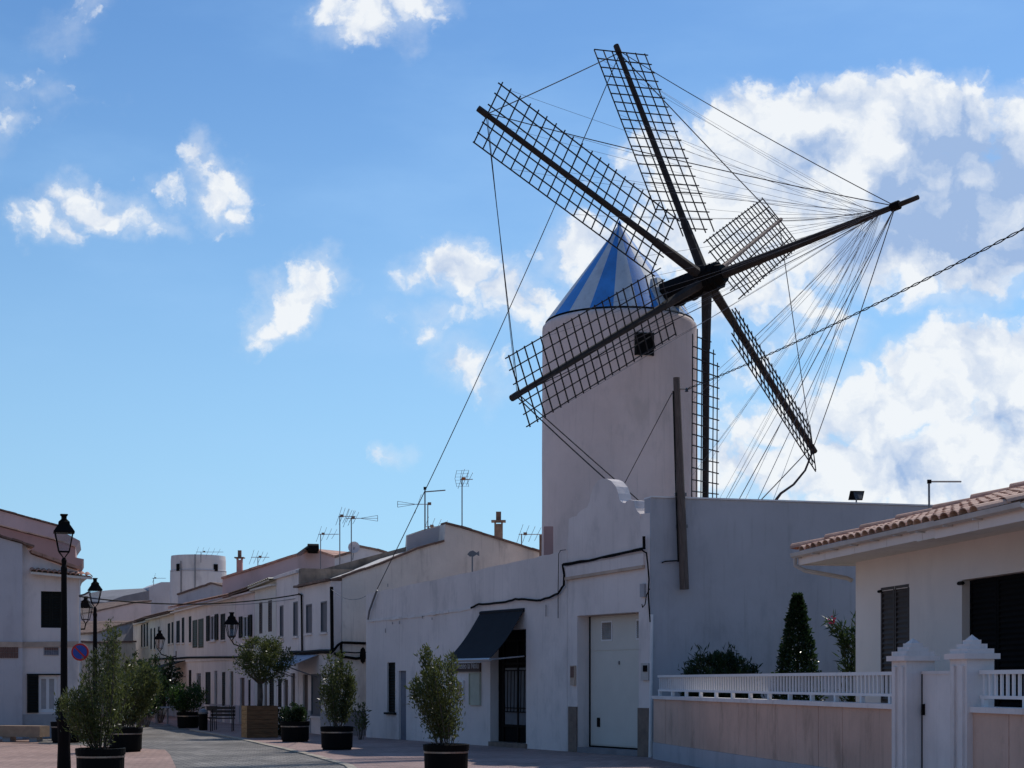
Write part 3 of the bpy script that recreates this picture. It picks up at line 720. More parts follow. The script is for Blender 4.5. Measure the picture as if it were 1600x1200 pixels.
# worn string course on the left, cornice band over the garage
def band(W, pts, h, v0, v1, name, m, parent, jag=0.0):
    mb = MB(); q = [W.uz(x, y) for x, y in pts]
    for (a, za), (b, zb) in zip(q, q[1:]):
        k = max(1, int((b - a) / .25)) if jag else 1
        for i in range(k):
            ua = a + (b - a) * i / k; ub = a + (b - a) * (i + 1) / k; s = za + (zb - za) * i / k; e = za + (zb - za) * (i + 1) / k
            j = random.uniform(-jag, jag) if jag else 0; vv = v1 * (random.uniform(.35, 1.0) if jag else 1)
            mb.prism([W.w(ua, vv, s - h + j), W.w(ub, vv, e - h + j), W.w(ub, vv, e + j), W.w(ua, vv, s + j)], (W.w(0, v0 - vv, 0) - W.w(0, 0, 0)))
    return mb.build(name, m, parent)
band(WP, [(573, 969), (650, 961), (737, 948.5)], .07, 0, .045, 'string_course', whitep, wb, jag=.012)
band(WP, [(886, 886), (1008, 864.5)], .30, 0, .05, 'cornice', plast, wb)
band(WP, [(886, 902.3), (1008, 883)], .07, 0, .075, 'cornice', stringm, wb)
# plinth blocks, corner pipe
for a in ((889.5, 1104, 902.5, 1178), (998, 1106, 1015.5, 1188)):
    ua, za = WP.uz(a[0], a[1]); ub, _z = WP.uz(a[2], a[1]); MB().wbox(WP, ua, ub, 0, .035, -.05, za).build('plinth_block', brownt, wb)
MB().tube(WP.at(1018.5, 960, .05), WP.w(WP.uz(1018.5, 960)[0], .05, 0), .035, n=8).build('drain_pipe', white, wb)
# small window, blue-grey door
wo = MB(); u0, u1, a, b = hW
wo.wbox(WP, u0, u1, -.14, -.08, a, b); wp_ = wo.build('window', dark, wb)
louvre(WP, u0 + .01, u1 - .01, -.08, a + .01, b - .01, wp_, shutter)
MB().wbox(WP, u0 - .08, u1 + .08, -.02, .08, a - .06, a).build('sill', shutter, wp_)
u0, u1, a, b = H[2]
dr = MB().wbox(WP, u0, u1, -.12, -.07, a, b).build('door', greydoor, wb)
for q in (.1, .52): MB().wbox(WP, u0 + .07, u1 - .07, -.07, -.055, a + (b - a) * q, a + (b - a) * (q + .36)).build('panel', greydoor, dr)
# café doorway: deep recess, glazed door; panel and bars imitate a lit railing's reflection
u0, u1, a, b = hD
dd = MB().wbox(WP, u0 - .01, u1 + .01, -.34, -.25, a, b)
dr = dd.build('doorway', dark, wb)
um = u0 + (u1 - u0) * .18
fr = MB()
for q in (um, (um + u1) / 2, u1 - .05): fr.wbox(WP, q, q + .06, -.245, -.18, a + .05, b - .25)
for z in (a + .05, a + .55, b - .9, b - .3): fr.wbox(WP, um + .001, u1 - .001, -.24, -.185, z, z + .06)
fr.build('door_frame', black, dr)
MB().wbox(WP, um + .03, u1 - .03, -.23, -.22, a + .1, b - .3).build('pane', dark, dr)
MB().wbox(WP, um + .1, u1 - .02, -.205, -.20, a + .62, b - .98).build('reflection_patch', matte_grey, dr)  # matte panel painted in for the pale reflection in the glass
gr = MB(); zz0 = a + .95; zz1 = b - 1.05
for i in range(9):
    q = um + .12 + (u1 - um - .16) * i / 8; gr.tube(WP.w(q, -.16, zz0), WP.w(q + .03, -.16, zz1), .012, n=5)
for z in (zz0, zz1, zz0 + .1): gr.tube(WP.w(um + .1, -.16, z), WP.w(u1 - .02, -.16, z), .014, n=5)
gr.build('reflected_railing', black, dr)  # bars added as the railing mirrored in the door glass
MB().wbox(WP, u0 - .02, u1 + .05, -.62, .05, -.02, .13).build('step', brownt, wb)
# garage door
u0, u1, a, b = hGar
gd = MB().wbox(WP, u0, u1, -.42, -.36, .14, b - .02).build('garage_door', garage, wb)
_, zp = WP.uz(950, 1010); zp = b - .86
MB().wbox(WP, u0 + .06, u1 - .02, -.36, -.347, .2, zp).build('lower_panel', garage, gd)
MB().wbox(WP, u0 + .06, u1 - .02, -.36, -.345, zp + .025, b - .06).build('upper_panel', garage, gd)
MB().wbox(WP, u0 + .0, u0 + .035, -.36, -.335, .14, b - .02).build('door_gap', black, gd)
MB().wbox(WP, u0 + .036, u1, -.36, -.33, .13, .17).build('door_seal', black, gd)
for f in (.30, .86):
    q = u0 + (u1 - u0) * f; vt = MB(); hw_ = .19
    vt.wbox(WP, q - hw_ - .04, q + hw_ + .04, -.345, -.33, b - .62, b - .14); v_ = vt.build('vent', white, gd)
    MB().wbox(WP, q - hw_, q + hw_, -.33, -.327, b - .58, b - .18).build('vent_back', plinthg, v_)
    sl = MB()
    for i in range(8):
        z = b - .57 + .05 * i; sl.prism([WP.w(q - hw_, -.315, z), WP.w(q + hw_, -.315, z), WP.w(q + hw_, -.326, z + .03), WP.w(q - hw_, -.326, z + .03)], (0, 0, .008))
    sl.build('louvre', bandm, v_)
MB().wbox(WP, u0 + .35, u0 + .47, -.346, -.33, .62, .84).build('letter_flap', black, gd)
MB().wbox(WP, (u0 + u1) / 2 - .02, (u0 + u1) / 2 + .02, -.346, -.32, 2.1, 2.18).build('lock', zinc, gd)
MB().wbox(WP, u0 - .02, u1 + .02, -.42, .02, -.03, .13).build('threshold', plinthg, wb)
# boxes on the wall by the door
for n_, a_, m_, c_ in (('meter_box', (1003, 912, 1009.5, 933), plinthl, None), ('intercom', (1004.5, 1036, 1016, 1063), hgr, 1), ('number_plaque', (894, 1040, 900.5, 1071), stringm, 2)):
    ua, zb_ = WP.uz(a_[0], a_[3]); ub, za_ = WP.uz(a_[2], a_[1])
    o = MB().wbox(WP, ua, ub, 0, .06, zb_, za_).build(n_, m_, wb)
    if c_ == 1: MB().wbox(WP, ua + (ub - ua) * .35, ub - .03, .06, .075, zb_ + (za_ - zb_) * .5, za_ - .05).build('speaker_panel', black, o)
    if c_ == 2: MB().wbox(WP, ua + .02, ub - .02, .06, .07, zb_ + (za_ - zb_) * .4, za_ - .02).build('oval_tile', tilep, o)
# cable runs clipped to the wall
def wallcable(W, pts, r, name, m, parent, v=.07, wob=.0):
    q = []
    for i, (x, y) in enumerate(pts):
        q.append(W.at(x, y, v) + Vector((0, 0, random.uniform(-wob, wob))))
    return MB().path(q, r, 6).build(name, m, parent)
def dens(pts, n=4, j=1.0):
    out = []
    for (a, b), (c, d) in zip(pts, pts[1:]):
        for i in range(n): out.append((a + (c - a) * i / n, b + (d - b) * i / n + random.uniform(-j, j)))
    out.append(pts[-1]); return out
main = [(736, 950), (748, 944), (765, 943), (790, 940), (805, 936.5), (820, 936), (838, 939), (858, 934), (872, 927), (881, 914), (881.5, 898), (879, 883), (905, 879), (940, 871), (975, 864), (1004, 857)]
wallcable(WP, dens(main, 3, .7), .028, 'cable', black, wb)
wallcable(WP, dens([(880, 881), (920, 875), (960, 868), (1003, 859.5), (1010, 864), (1012, 880), (1014, 905), (1013, 930), (1016, 972)], 3, .8), .018, 'cable', black, wb, v=.085)
wallcable(WP, [(872, 966), (872, 925), (873, 865), (876, 860), (884, 859)], .009, 'cable', black, wb)
wallcable(WP, [(1006, 838), (1006.5, 858)], .035, 'cable_clamp', black, wb, v=.1)
wallcable(WP, [(1015, 920), (1010, 930), (1008, 944), (1004, 949), (1003, 944)], .012, 'cable', black, wb, v=.1)
wallcable(WP, [(575, 968), (577, 955), (583, 938), (589, 922)], .03, 'cable', zinc, wb, v=.08)
for x, y, l in ((602, 982, 8), (613, 972, 4), (624, 970, 6), (660, 962, 5), (675, 965, 4), (853, 945, 18), (606, 912, 6)):
    p = WP.at(x, y, .05); MB().tube(p, p - Vector((0, 0, l * .016)), .012, n=5).build('wall_hook', zinc, wb)
# chimney stub by the mill
cx = P(857, 835, 44.5); MB().abox(cx.x - .13, cx.x + .13, 44.4, 44.75, 3.5, EYE + (HZ - 823) / F * 44.5).build('stub_pillar', pinkp, wb)

# awning over the café door
ua, za = WP.uz(752, 958); ub, zb_ = WP.uz(820, 953); aw = thing('awning', 'navy canvas awning over the dark café doorway of the white building', 'awning', WP.w((ua + ub) / 2, 0, 2.6))
V1 = 1.0
uf0, zf0 = WP.uz(704, 1029.5, V1); uf1, zf1 = WP.uz(755, 1029.5, V1)
za = (za + zb_) / 2; zf = (zf0 + zf1) / 2
A0, A1 = WP.w(ua, .02, za), WP.w(ub, .02, za); B0, B1 = WP.w(ua, V1, zf), WP.w(ub, V1, zf)
c_ = MB()
for i in range(10):
    s0, s1 = i / 10, (i + 1) / 10
    f_ = lambda s, A, B: A.lerp(B, s) - Vector((0, 0, .10 * math.sin(math.pi * s)))
    c_.quad(f_(s0, A0, B0), f_(s0, A1, B1), f_(s1, A1, B1), f_(s1, A0, B0))
    for A, B in ((A0, B0), (A1, B1)):
        pass
cn = c_.build('canopy', awn, aw); sm = cn.modifiers.new('thick', 'SOLIDIFY'); sm.thickness = .012
MB().tube(B0 - Vector((0, 0, .03)), B1 - Vector((0, 0, .03)), .045, n=8).build('front_bar', alum, aw)
MB().prism([B0 - Vector((0, 0, .03)), B1 - Vector((0, 0, .03)), B1 - Vector((0, 0, .05)), B0 - Vector((0, 0, .05))], WP.w(0, .02, 0) - WP.w(0, 0, 0)).build('valance', awn, aw)
for A, B in ((A0, B0), (A1, B1)):
    MB().tube(WP.w(*((ua if A is A0 else ub), .02, zf + .06)), B - Vector((0, 0, .03)), .02, n=6).build('arm', alum, aw)
MB().tube(A0, A1, .05, n=8).build('roller_tube', awn, aw)

# sign board and notices
ua, zb_ = WP.uz(700, 1050.5); ub, za_ = WP.uz(752, 1036)
_, zlo = WP.uz(730, 1050); _, zhi = WP.uz(730, 1036)
sg = thing('shop_sign', 'dark brown shop sign with pale lettering under the navy awning', 'sign', WP.w((ua + ub) / 2, 0, zlo))
MB().wbox(WP, ua, ub, .003, .05, zlo, zhi).build('board', signb, sg)
fb = MB()
for z in (zlo, zhi - .02): fb.wbox(WP, ua - .005, ub + .005, .05, .06, z, z + .02)
fb.build('border', brownt, sg)
tc = bpy.data.curves.new('txt', 'FONT'); tc.body = 'ente - Museo la Nolu'; tc.size = .235; tc.extrude = .004
to = bpy.data.objects.new('txt', tc); COL.objects.link(to); bpy.context.view_layer.update()
me = bpy.data.meshes.new_from_object(to.evaluated_get(bpy.context.evaluated_depsgraph_get())); bpy.data.objects.remove(to)
wd = max(v.co.x for v in me.vertices); me.materials.clear(); me.materials.append(signl)
M_ = Matrix(((WP.D.x, 0, WP.N.x, 0), (WP.D.y, 0, WP.N.y, 0), (0, 1, 0, 0), (0, 0, 0, 1)))
s_ = (ub - ua - .1) / wd
mw = Matrix.Translation(WP.w(ua + .05, .056, zlo + .09)) @ M_ @ Matrix.Diagonal((s_, 1.05, 1, 1))
lo_ = child_mesh('lettering', me, sg, mw); lo_['kind'] = 'stuff'
for nm, lab, a_, m_, fm in (('notice_board', 'framed glazed notice board on the white wall beside the poster', (714, 1063, 726, 1094), glassb, white),
                            ('poster', 'pale greenish poster hanging below the brown shop sign', (735, 1051, 752, 1102), poster, poster)):
    ua, _ = WP.uz(a_[0], a_[1]); ub, _ = WP.uz(a_[2], a_[1]); xm = (a_[0] + a_[2]) / 2; za_ = WP.uz(xm, a_[1])[1]; zb_ = WP.uz(xm, a_[3])[1]
    t = thing(nm, lab, 'sign', WP.w((ua + ub) / 2, 0, zb_))
    f = MB(); e = .05 if nm == 'notice_board' else .02
    f.wbox(WP, ua, ua + e, .003, .06, zb_, za_); f.wbox(WP, ub - e, ub, .003, .06, zb_, za_); f.wbox(WP, ua + e, ub - e, .003, .06, za_ - e, za_); f.wbox(WP, ua + e, ub - e, .003, .06, zb_, zb_ + e)
    f.build('frame', fm, t); MB().wbox(WP, ua + e * .8, ub - e * .8, .003, .03, zb_ + e * .8, za_ - e * .8).build('sheet', m_, t)

# fish weather vane
fd = 43.0
fv = thing('fish_vane', 'flat metal fish on a thin rod above the white parapet', 'weather vane', P(738, 900, fd))
MB().tube(P(738, 902, fd), P(738, 866, fd), .02, n=6).build('rod', zinc, fv)
fp = [(730, 866), (734, 861.5), (739, 860), (744.5, 863.5), (748.5, 861), (749, 869), (744.5, 866.5), (740, 869.5), (734, 869.5)]
MB().prism([P(x, y, fd) for x, y in fp], (0, .03, 0)).build('fish', zinc, fv)

# floodlight and TV mast on the side wall
ft = SP.at(1338, 787, -.2); fl = thing('floodlight', 'small dark floodlight panel tilted on top of the blue-grey wall', 'lamp', ft)
MB().box(ft + Vector((0, 0, .19)), (.165, .02, .0), (0, .035, 0), (.012, -.05, .10)).build('lamp_head', black, fl)
MB().box(ft + Vector((0, -.04, .19)), (.14, .0, .0), (0, .002, 0), (.01, -.045, .08)).build('lens', glassb, fl)
MB().tube(ft, ft + Vector((0, 0, .12)), .018, n=6).build('stalk', zinc, fl); MB().abox(ft.x - .1, ft.x + .14, ft.y - .05, ft.y + .05, ft.z, ft.z + .02).build('foot', zinc, fl)

# utility pole on the side wall
def W3(px, py, v): return SP.at(px, py, v)
p0 = W3(1069.5, 921, .16); p1 = W3(1057, 590, .16)
up = thing('utility_pole', 'weathered square timber pole strapped to the blue-grey side wall', 'pole', p0)
d = (p1 - p0).normalized()
MB().tube(p0, p1, .105, .075, 8).build('pole', poleW, up)
for f in (.45, .3): MB().box(p0.lerp(p1, f) - Vector((0, -.06, 0)), (.13, 0, 0), (0, .06, 0), (0, 0, .035)).build('strap', zinc, up)
MB().tube(p1 - d * .25 + Vector((-.05, 0, 0)), p1 - d * .25 + Vector((.28, 0, 0)), .018, n=6).build('insulator_arm', zinc, up)
MB().lathe(p1 - d * .25 + Vector((.22, 0, -.03)), [(.03, -.04), (.045, -.02), (.03, 0), (.045, .02), (.02, .05)], 8).build('insulator', glassb, up)
MB().path([p1 - d * .3 + Vector((-.09, -.02, 0)), p0.lerp(p1, .5) + Vector((-.11, -.02, 0)), p0.lerp(p1, .13) + Vector((-.12, -.03, 0)), W3(1058, 876, .1), W3(1040, 877, .06), W3(1034, 879, .05)], .016, 5).build('cable', black, up)
E0 = p1 - d * .25 + Vector((.24, 0, 0)); E1 = P(1660, 326, 20)
cat = sag(E0, E1, .10, 150)
ct_ = thing('overhead_cable', 'thick twisted cable sweeping up right from the timber pole top', 'cable', E0)
for ph_ in (0, math.pi):
    MB().path([q + Vector((.35 * .013 * math.cos(i * .9 + ph_), .013 * math.cos(i * .9 + ph_), .016 * math.sin(i * .9 + ph_))) for i, q in enumerate(cat)], .0085, 4).build('strand', black, ct_)

# ------------------------------------------------------------------ garden walls with white railing
FW = Wall(1021, 35.1, 1404, 22.0)
ZC, ZR = 1.39, 1.84
def garden_wall(nm, label, ua, ub, first):
    t = thing(nm, label, 'wall', FW.w(ua, 0, 0))
    MB().wbox(FW, ua, ub, -.22, -.012, .37, ZC - .07).build('wall_core', stringm, t)
    k_ = max(1, round((ub - ua) / 1.02))
    for i in range(k_):
        a = ua + (ub - ua) * i / k_; MB().wbox(FW, a + .006, ua + (ub - ua) * (i + 1) / k_ - .006, -.012, random.uniform(-.001, .004), .372, ZC - .072).build('wall_panel', tanwall, t)
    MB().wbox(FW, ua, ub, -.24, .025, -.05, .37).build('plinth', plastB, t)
    MB().wbox(FW, ua, ub, -.27, .05, ZC - .07, ZC).build('coping', whitep, t)
    MB().wbox(FW, ua + .1, ub, -.14, -.06, ZR - .05, ZR).build('top_rail', white, t)
    MB().wbox(FW, ua + .1, ub, -.13, -.07, ZC + .10, ZC + .14).build('bottom_rail', white, t)
    n = int((ub - ua - .1) / .15)
    me = MB().box((0, 0, (ZR - .05 - ZC - .14) / 2), (FW.D.x * .021, FW.D.y * .021, 0), (FW.N.x * .014, FW.N.y * .014, 0), (0, 0, (ZR - .05 - ZC - .14) / 2)).mesh('baluster', white)
    mf = MB().box((0, 0, .05), (FW.D.x * .035, FW.D.y * .035, 0), (FW.N.x * .03, FW.N.y * .03, 0), (0, 0, .05)).mesh('rail_foot', white)
    for i in range(n):
        u = ua + .17 + i * .15; child_mesh('baluster', me, t, Matrix.Translation(FW.w(u, -.10, ZC + .14)))
        if i % 7 == 0: child_mesh('rail_foot', mf, t, Matrix.Translation(FW.w(u, -.10, ZC)))
    return t
UL = FW.len
garden_wall('garden_wall', 'low tan garden wall with white railing left of the gate pillars', .02, UL - .05, True)
u2, _ = FW.uz(1485, 1100)
un, _ = FW.uz(1516, 1100)
garden_wall('garden_wall', 'short length of tan garden wall with white railing at the right edge', un + .02, un + 5.0, False)
def gate_pillar(label, uc, hu=.25, hv=.20, vc=-.10):
    t = thing('gate_pillar', label, 'pillar', FW.w(uc, vc, 0), 'gate pillars with stepped caps')
    MB().wbox(FW, uc - hu, uc + hu, vc - hv, vc + hv, -.05, 1.98).build('shaft', whitep, t)
    MB().wbox(FW, uc - hu * .72, uc - hu * .28, vc + hv, vc + hv + .03, 0, 1.9).build('rib', whitep, t)
    MB().wbox(FW, uc + hu * .28, uc + hu * .72, vc + hv, vc + hv + .03, 0, 1.9).build('rib', whitep, t)
    z = 1.98
    for k, (e, h) in enumerate(((.055, .07), (.0, .06), (-.06, .06), (-.115, .05))):
        MB().wbox(FW, uc - hu - e, uc + hu + e, vc - hv - e, vc + hv + e, z, z + h).build('cap_step', plast, t); z += h
    e = -.135; q = [FW.w(uc - hu - e, vc - hv - e, z), FW.w(uc + hu + e, vc - hv - e, z), FW.w(uc + hu + e, vc + hv + e, z), FW.w(uc - hu - e, vc + hv + e, z)]
    MB().add(q + [FW.w(uc, vc, z + .07)], [(0, 1, 4), (1, 2, 4), (2, 3, 4), (3, 0, 4), (3, 2, 1, 0)]).build('cap_peak', plast, t)
    return t
gate_pillar('far gate pillar with stepped pyramid cap, left of the closed gate', UL + .25)
gate_pillar('near gate pillar with stepped pyramid cap, right of the closed gate', u2 + .40, .24, .18)
gt = thing('garden_gate', 'plain pale metal gate between the two stepped pillars', 'gate', FW.w(UL + .5, -.2, 0))
MB().wbox(FW, UL + .52, u2 + .04, -.17, -.12, .05, 1.80).build('gate_leaf', whitep, gt)
MB().wbox(FW, UL + .52, u2 + .04, -.185, -.105, 1.80, 1.84).build('top_edge', whitep, gt)
MB().wbox(FW, UL + .50, UL + .52, -.18, -.11, .05, 1.8).build('hinge_gap', black, gt)
MB().wbox(FW, UL + .56, UL + .60, -.12, -.08, 1.25, 1.40).build('lock', black, gt)

# ------------------------------------------------------------------ bungalow at the right
bc = Vector((6.228, 29.0)); BD = Vector((.166, -.986)).normalized()
be_ = bc + BD * 9.0
BP = Wall(CX + F * bc.x / bc.y, bc.y, CX + F * be_.x / be_.y, be_.y)
bg_ = thing('bungalow', 'cream bungalow with terracotta tiled roof behind the garden wall', 'house', BP.w(0, 0, 0))
ZS = BP.uz(1337, 879)[1]
w1 = (1376, 921, 1421, 1100); w2 = (1503, 896.5, 1640, 1120)
mb, HB = wall_mesh(BP, [(1337, 878), (1700, 800)], [w1, w2], .3)
# the wall top must follow the level soffit
for v_ in mb.v:
    if v_.z > ZS - .25: v_.z = ZS + .02
mb.build('wall', bung, bg_)
EB = BP.w(0, 0, 0)
MB().prism([BP.w(0, -.31, -.05), BP.w(0, -9, -.05), BP.w(0, -9, ZS + .02), BP.w(0, -.31, ZS + .02)], (BP.w(.3, 0, 0) - BP.w(0, 0, 0))).build('wall', bung, bg_)
for (u0, u1, a, b), nm in ((HB[0], 0), (HB[1], 1)):
    w_ = MB().wbox(BP, u0, u1, -.26, -.2, a, b).build('window', dark, bg_)
    if nm == 0:
        um = (u0 + u1) / 2; louvre(BP, u0 + .02, um - .01, -.03, a, b + .06, w_, shutterb, n=22); louvre(BP, um + .01, u1 - .02, -.03, a, b + .06, w_, shutterb, n=22)
        MB().tube(BP.w(u0 - .05, .02, b + .0), BP.w(u0 + .06, .02, b + .0), .025, n=6).build('hinge', black, w_)
    else:
        k = 3
        for i in range(k):
            q0 = u0 + (u1 - u0) * i / k; q1 = u0 + (u1 - u0) * (i + 1) / k; louvre(BP, q0 + .01, q1 - .01, -.16, a, b - .01, w_, dark, n=24)
        MB().tube(BP.w(u0 - .08, .02, b - .05), BP.w(u0 + .08, .02, b - .05), .03, n=6).build('hinge', black, w_)
# eave: soffit, fascia, gutter
OV = .88; ZF = ZS
LE = 9.0
MB().wbox(BP, -.55, LE, 0, OV - .02, ZF, ZF + .02).build('soffit', cream, bg_)
MB().wbox(BP, -.55, 0, -6, -.001, ZF + .001, ZF + .021).build('soffit', cream, bg_)
UST = BP.uz(1473, 816, OV)[0]
for i in range(7):
    a = -.56 + i * 1.36; b_ = min(a + 1.345, LE); ex = .42 if a > UST - .4 else 0.0
    MB().wbox(BP, a, b_, OV - .02 + ex, OV + ex, ZF - .02 - ex * .28, ZF + .20 - ex * .28).build('fascia_board', bung, bg_)
MB().wbox(BP, UST, LE, OV - .001, OV + .40, ZF - .12, ZF - .10).build('soffit', cream, bg_)
MB().wbox(BP, -.58, -.56, -6, OV, ZF - .02, ZF + .20).build('fascia_board', bung, bg_)
prof_g = [(0, .20), (.02, .135), (.07, .11), (.12, .135), (.135, .20)]
for ua_, ub_, ex in ((-.66, UST - .02, 0.0), (UST - .02, LE, .42)):
    gt_ = MB()
    for a, b in zip(prof_g, prof_g[1:]):
        gt_.quad(BP.w(ua_, OV + ex + a[0], ZF + a[1] - ex * .28), BP.w(ub_, OV + ex + a[0], ZF + a[1] - ex * .28), BP.w(ub_, OV + ex + b[0], ZF + b[1] - ex * .28), BP.w(ua_, OV + ex + b[0], ZF + b[1] - ex * .28))
    go = gt_.build('gutter', hgr, bg_); go.modifiers.new('t', 'SOLIDIFY').thickness = .006
for i in range(10):
    u_ = -.4 + i * .9; ex = .42 if u_ > UST else 0.0
    MB().wbox(BP, u_, u_ + .025, OV + ex + .001, OV + ex + .14, ZF + .095 - ex * .28, ZF + .115 - ex * .28).build('gutter_bracket', hgr, bg_)
MB().path([BP.w(-.6, OV + .05, ZF + .12), BP.w(-.6, OV + .05, ZF - .02), BP.w(-.5, OV - .1, ZF - .12), BP.w(-.1, .12, ZF - .28), BP.w(-.04, .05, ZF - .33)], .04, 8).build('downpipe', hgr, bg_)
# tiled roof
SLP = .285
def rp(u, w, lift=0.0):                    # roof point: u along eave, w inwards from the eave
    return BP.w(u, OV + .04 - w, ZF + .21 + w * SLP + lift)
upv = (rp(0, 1) - rp(0, 0)).normalized(); alo = (BP.w(1, 0, 0) - BP.w(0, 0, 0)).normalized(); nrm = alo.cross(upv).normalized()
if nrm.z < 0: nrm = -nrm
tl = .49; tw_ = .142
def tile_mesh(m, flip=False):
    mb = MB(); ns = 6
    for z, r in ((0, tw_), (tl, tw_ * .82)):
        for i in range(ns + 1):
            a = math.pi * i / ns; mb.v.append(Vector((-math.cos(a) * r, z, math.sin(a) * r * .62)))
    for z, r in ((0, tw_ - .016), (tl, tw_ * .82 - .016)):
        for i in range(ns + 1):
            a = math.pi * i / ns; mb.v.append(Vector((-math.cos(a) * r, z, math.sin(a) * r * .60)))
    k = ns + 1
    for i in range(ns):
        mb.f.append((i, i + 1, k + i + 1, k + i)); mb.f.append((2 * k + i + 1, 2 * k + i, 3 * k + i, 3 * k + i + 1)); mb.f.append((i + 1, i, 2 * k + i, 2 * k + i + 1))
    return mb.mesh('roof_tile', m)
tmA, tmB, tmC = tile_mesh(terral), tile_mesh(terra), tile_mesh(terrad)
UE = 7.9; HIP0 = -.72
nrows = 24; cnt = 0; USTEP = BP.uz(1473, 816, OV)[0]
basis = Matrix((alo, upv, nrm)).transposed().to_4x4()
for c_i in range(int((UE - HIP0) / .30)):
    u = HIP0 + .15 + c_i * .30
    for r_i in range(-1, nrows):
        w = r_i * .42
        if r_i == -1 and u < USTEP: continue
        if w + tl * .6 > (u - HIP0) * 1.0: continue
        cnt += 1
        if cnt > 298: break
        wob = Matrix.Rotation(random.uniform(-.03, .03), 4, 'Z')
        child_mesh('roof_tile', random.choice((tmA, tmA, tmA, tmB)), bg_, Matrix.Translation(rp(u + random.uniform(-.01, .01), w, .02 + random.uniform(0, .012))) @ basis @ wob @ Matrix.Rotation(.04, 4, 'X').inverted())
# bed under the tiles, hip cap
HL = 8.6
MB().prism([rp(HIP0, 0, -.03), rp(UE, 0, -.03), rp(UE, HL, -.03), rp(HIP0 + HL, HL, -.03)], (0, 0, -.05)).build('roof_deck', terrad, bg_)
MB().prism([rp(UST, -.42, -.03), rp(UE, -.42, -.03), rp(UE, -.001, -.03), rp(UST, -.001, -.03)], (0, 0, -.05)).build('roof_deck', terrad, bg_)
h0, h1 = rp(HIP0, 0), rp(HIP0 + HL, HL); hd = (h1 - h0); nh = 18
for i in range(nh):
    a = h0 + hd * (i / nh) + Vector((0, 0, .05 + .03)); b = h0 + hd * ((i + 1.08) / nh) + Vector((0, 0, .045))
    d_ = (b - a).normalized(); s_v = d_.cross(Vector((0, 0, 1))).normalized(); n_v = s_v.cross(d_)
    m_ = MB()
    for p_, r in ((a, .15), (b, .12)):
        for j in range(8): t_ = math.pi * j / 7; m_.v.append(p_ + s_v * math.cos(t_) * r + n_v * math.sin(t_) * r * .7)
    for j in range(7): m_.f.append((j, j + 1, 9 + j, 8 + j))
    m_.f.append(tuple(range(8))); m_.build('hip_tile', terra, bg_)
# other slopes of the roof
lft = MB(); lft.quad(rp(HIP0, 0, -.02), rp(HIP0 + HL, HL, -.02), BP.w(HIP0, OV + .04 - 2 * HL, ZF + .19)); lft.build('roof_slope', terra, bg_)
bk = MB(); bk.quad(rp(HIP0 + HL, HL, -.02), rp(UE, HL, -.02), BP.w(UE, OV + .04 - 2 * HL, ZF + .19), BP.w(HIP0, OV + .04 - 2 * HL, ZF + .19)); bk.build('roof_slope', terra, bg_)
# TV mast behind the roof
tm = P(1452, 800, 34); t = thing('roof_mast', 'plain angled aerial mast rising behind the terracotta roof', 'antenna', tm)
MB().tube(P(1452, 815, 34), P(1451.5, 751, 34), .022, n=6).build('mast', zinc, t); MB().tube(P(1450, 752.5, 34), P(1502, 752.5, 34), .018, n=6).build('boom', zinc, t)
MB().box(P(1452, 752.5, 34), (.04, 0, 0), (0, .03, 0), (0, 0, .04)).build('clamp', black, t)

# garden plants
def garden(px, d): return Vector(((px - CX) / F * d, d, 0.0))
c0 = garden(1246, 33.5); ct = thing('conical_tree', 'dark clipped conical evergreen behind the white railing', 'tree', c0)
MB().tube(c0, c0 + Vector((0, 0, 2.6)), .06, .02, 6).build('trunk', bark, ct)
lf = MB(); pts = []; HT = EYE + (HZ - 930) / F * 33.5
for i in range(9500):
    z = .25 + (HT - .25) * random.random() ** 1.15; f = (z - .25) / (HT - .25)
    rmax = (.66 * (1 - f) ** .78 + .045) * random.uniform(.86, 1.12); a = random.uniform(0, 2 * math.pi); r = rmax * random.random() ** .35
    pts.append((c0 + Vector((math.cos(a) * r, math.sin(a) * r, z)), Vector((math.cos(a), math.sin(a), .6))))
leaves(lf, pts, .085, .05); lf.build('crown', darkg, ct)
tp = c0 + Vector((0, 0, HT - .15))
shrub('garden_bush', 'low dark bush spreading beside the conical evergreen', garden(1124, 34.2), 2.6, .85, 46, 9000, darkg, .15, .035, .4, .5, .3)
tree_crown(bpy.data.objects['garden_bush'], garden(1122, 34.2) + Vector((0, 0, 1.75)),   .62, .5, .52, 60, 85, darkg, .12, .03)
ol = shrub('oleander', 'oleander with one pink flower against the bungalow corner', garden(1344, 31.5), 3.5, .42, 14, 1900, oleand, .20, .035, .12, .3, .25)
br_a = garden(1338, 31.5) + Vector((0, -.1, 2.1)); br_b = P(1300, 970, 31.3)
pb = MB(); pb.path([br_a, br_a.lerp(br_b, .5) + Vector((0, 0, .05)), br_b], .012, 4); pb.build('stems', bark, ol)
lf = MB(); leaves(lf, [(br_a.lerp(br_b, .25 + .7 * random.random()) + Vector((random.gauss(0, .07), random.gauss(0, .07), random.gauss(0, .07))), Vector((-.6, 0, .5))) for _ in range(190)], .2, .035); lf.build('foliage', oleand, ol)
fl = MB()
for i in range(14):
    a = random.uniform(0, 6.28); q = br_b + Vector((random.gauss(0, .025), random.gauss(0, .025), random.gauss(0, .03)))
    fl.quad(q, q + Vector((.05 * math.cos(a), .02, .05 * math.sin(a))), q + Vector((.05 * math.cos(a + .9), -.02, .05 * math.sin(a + .9))))
fl.build('flower', pinkfl, ol)

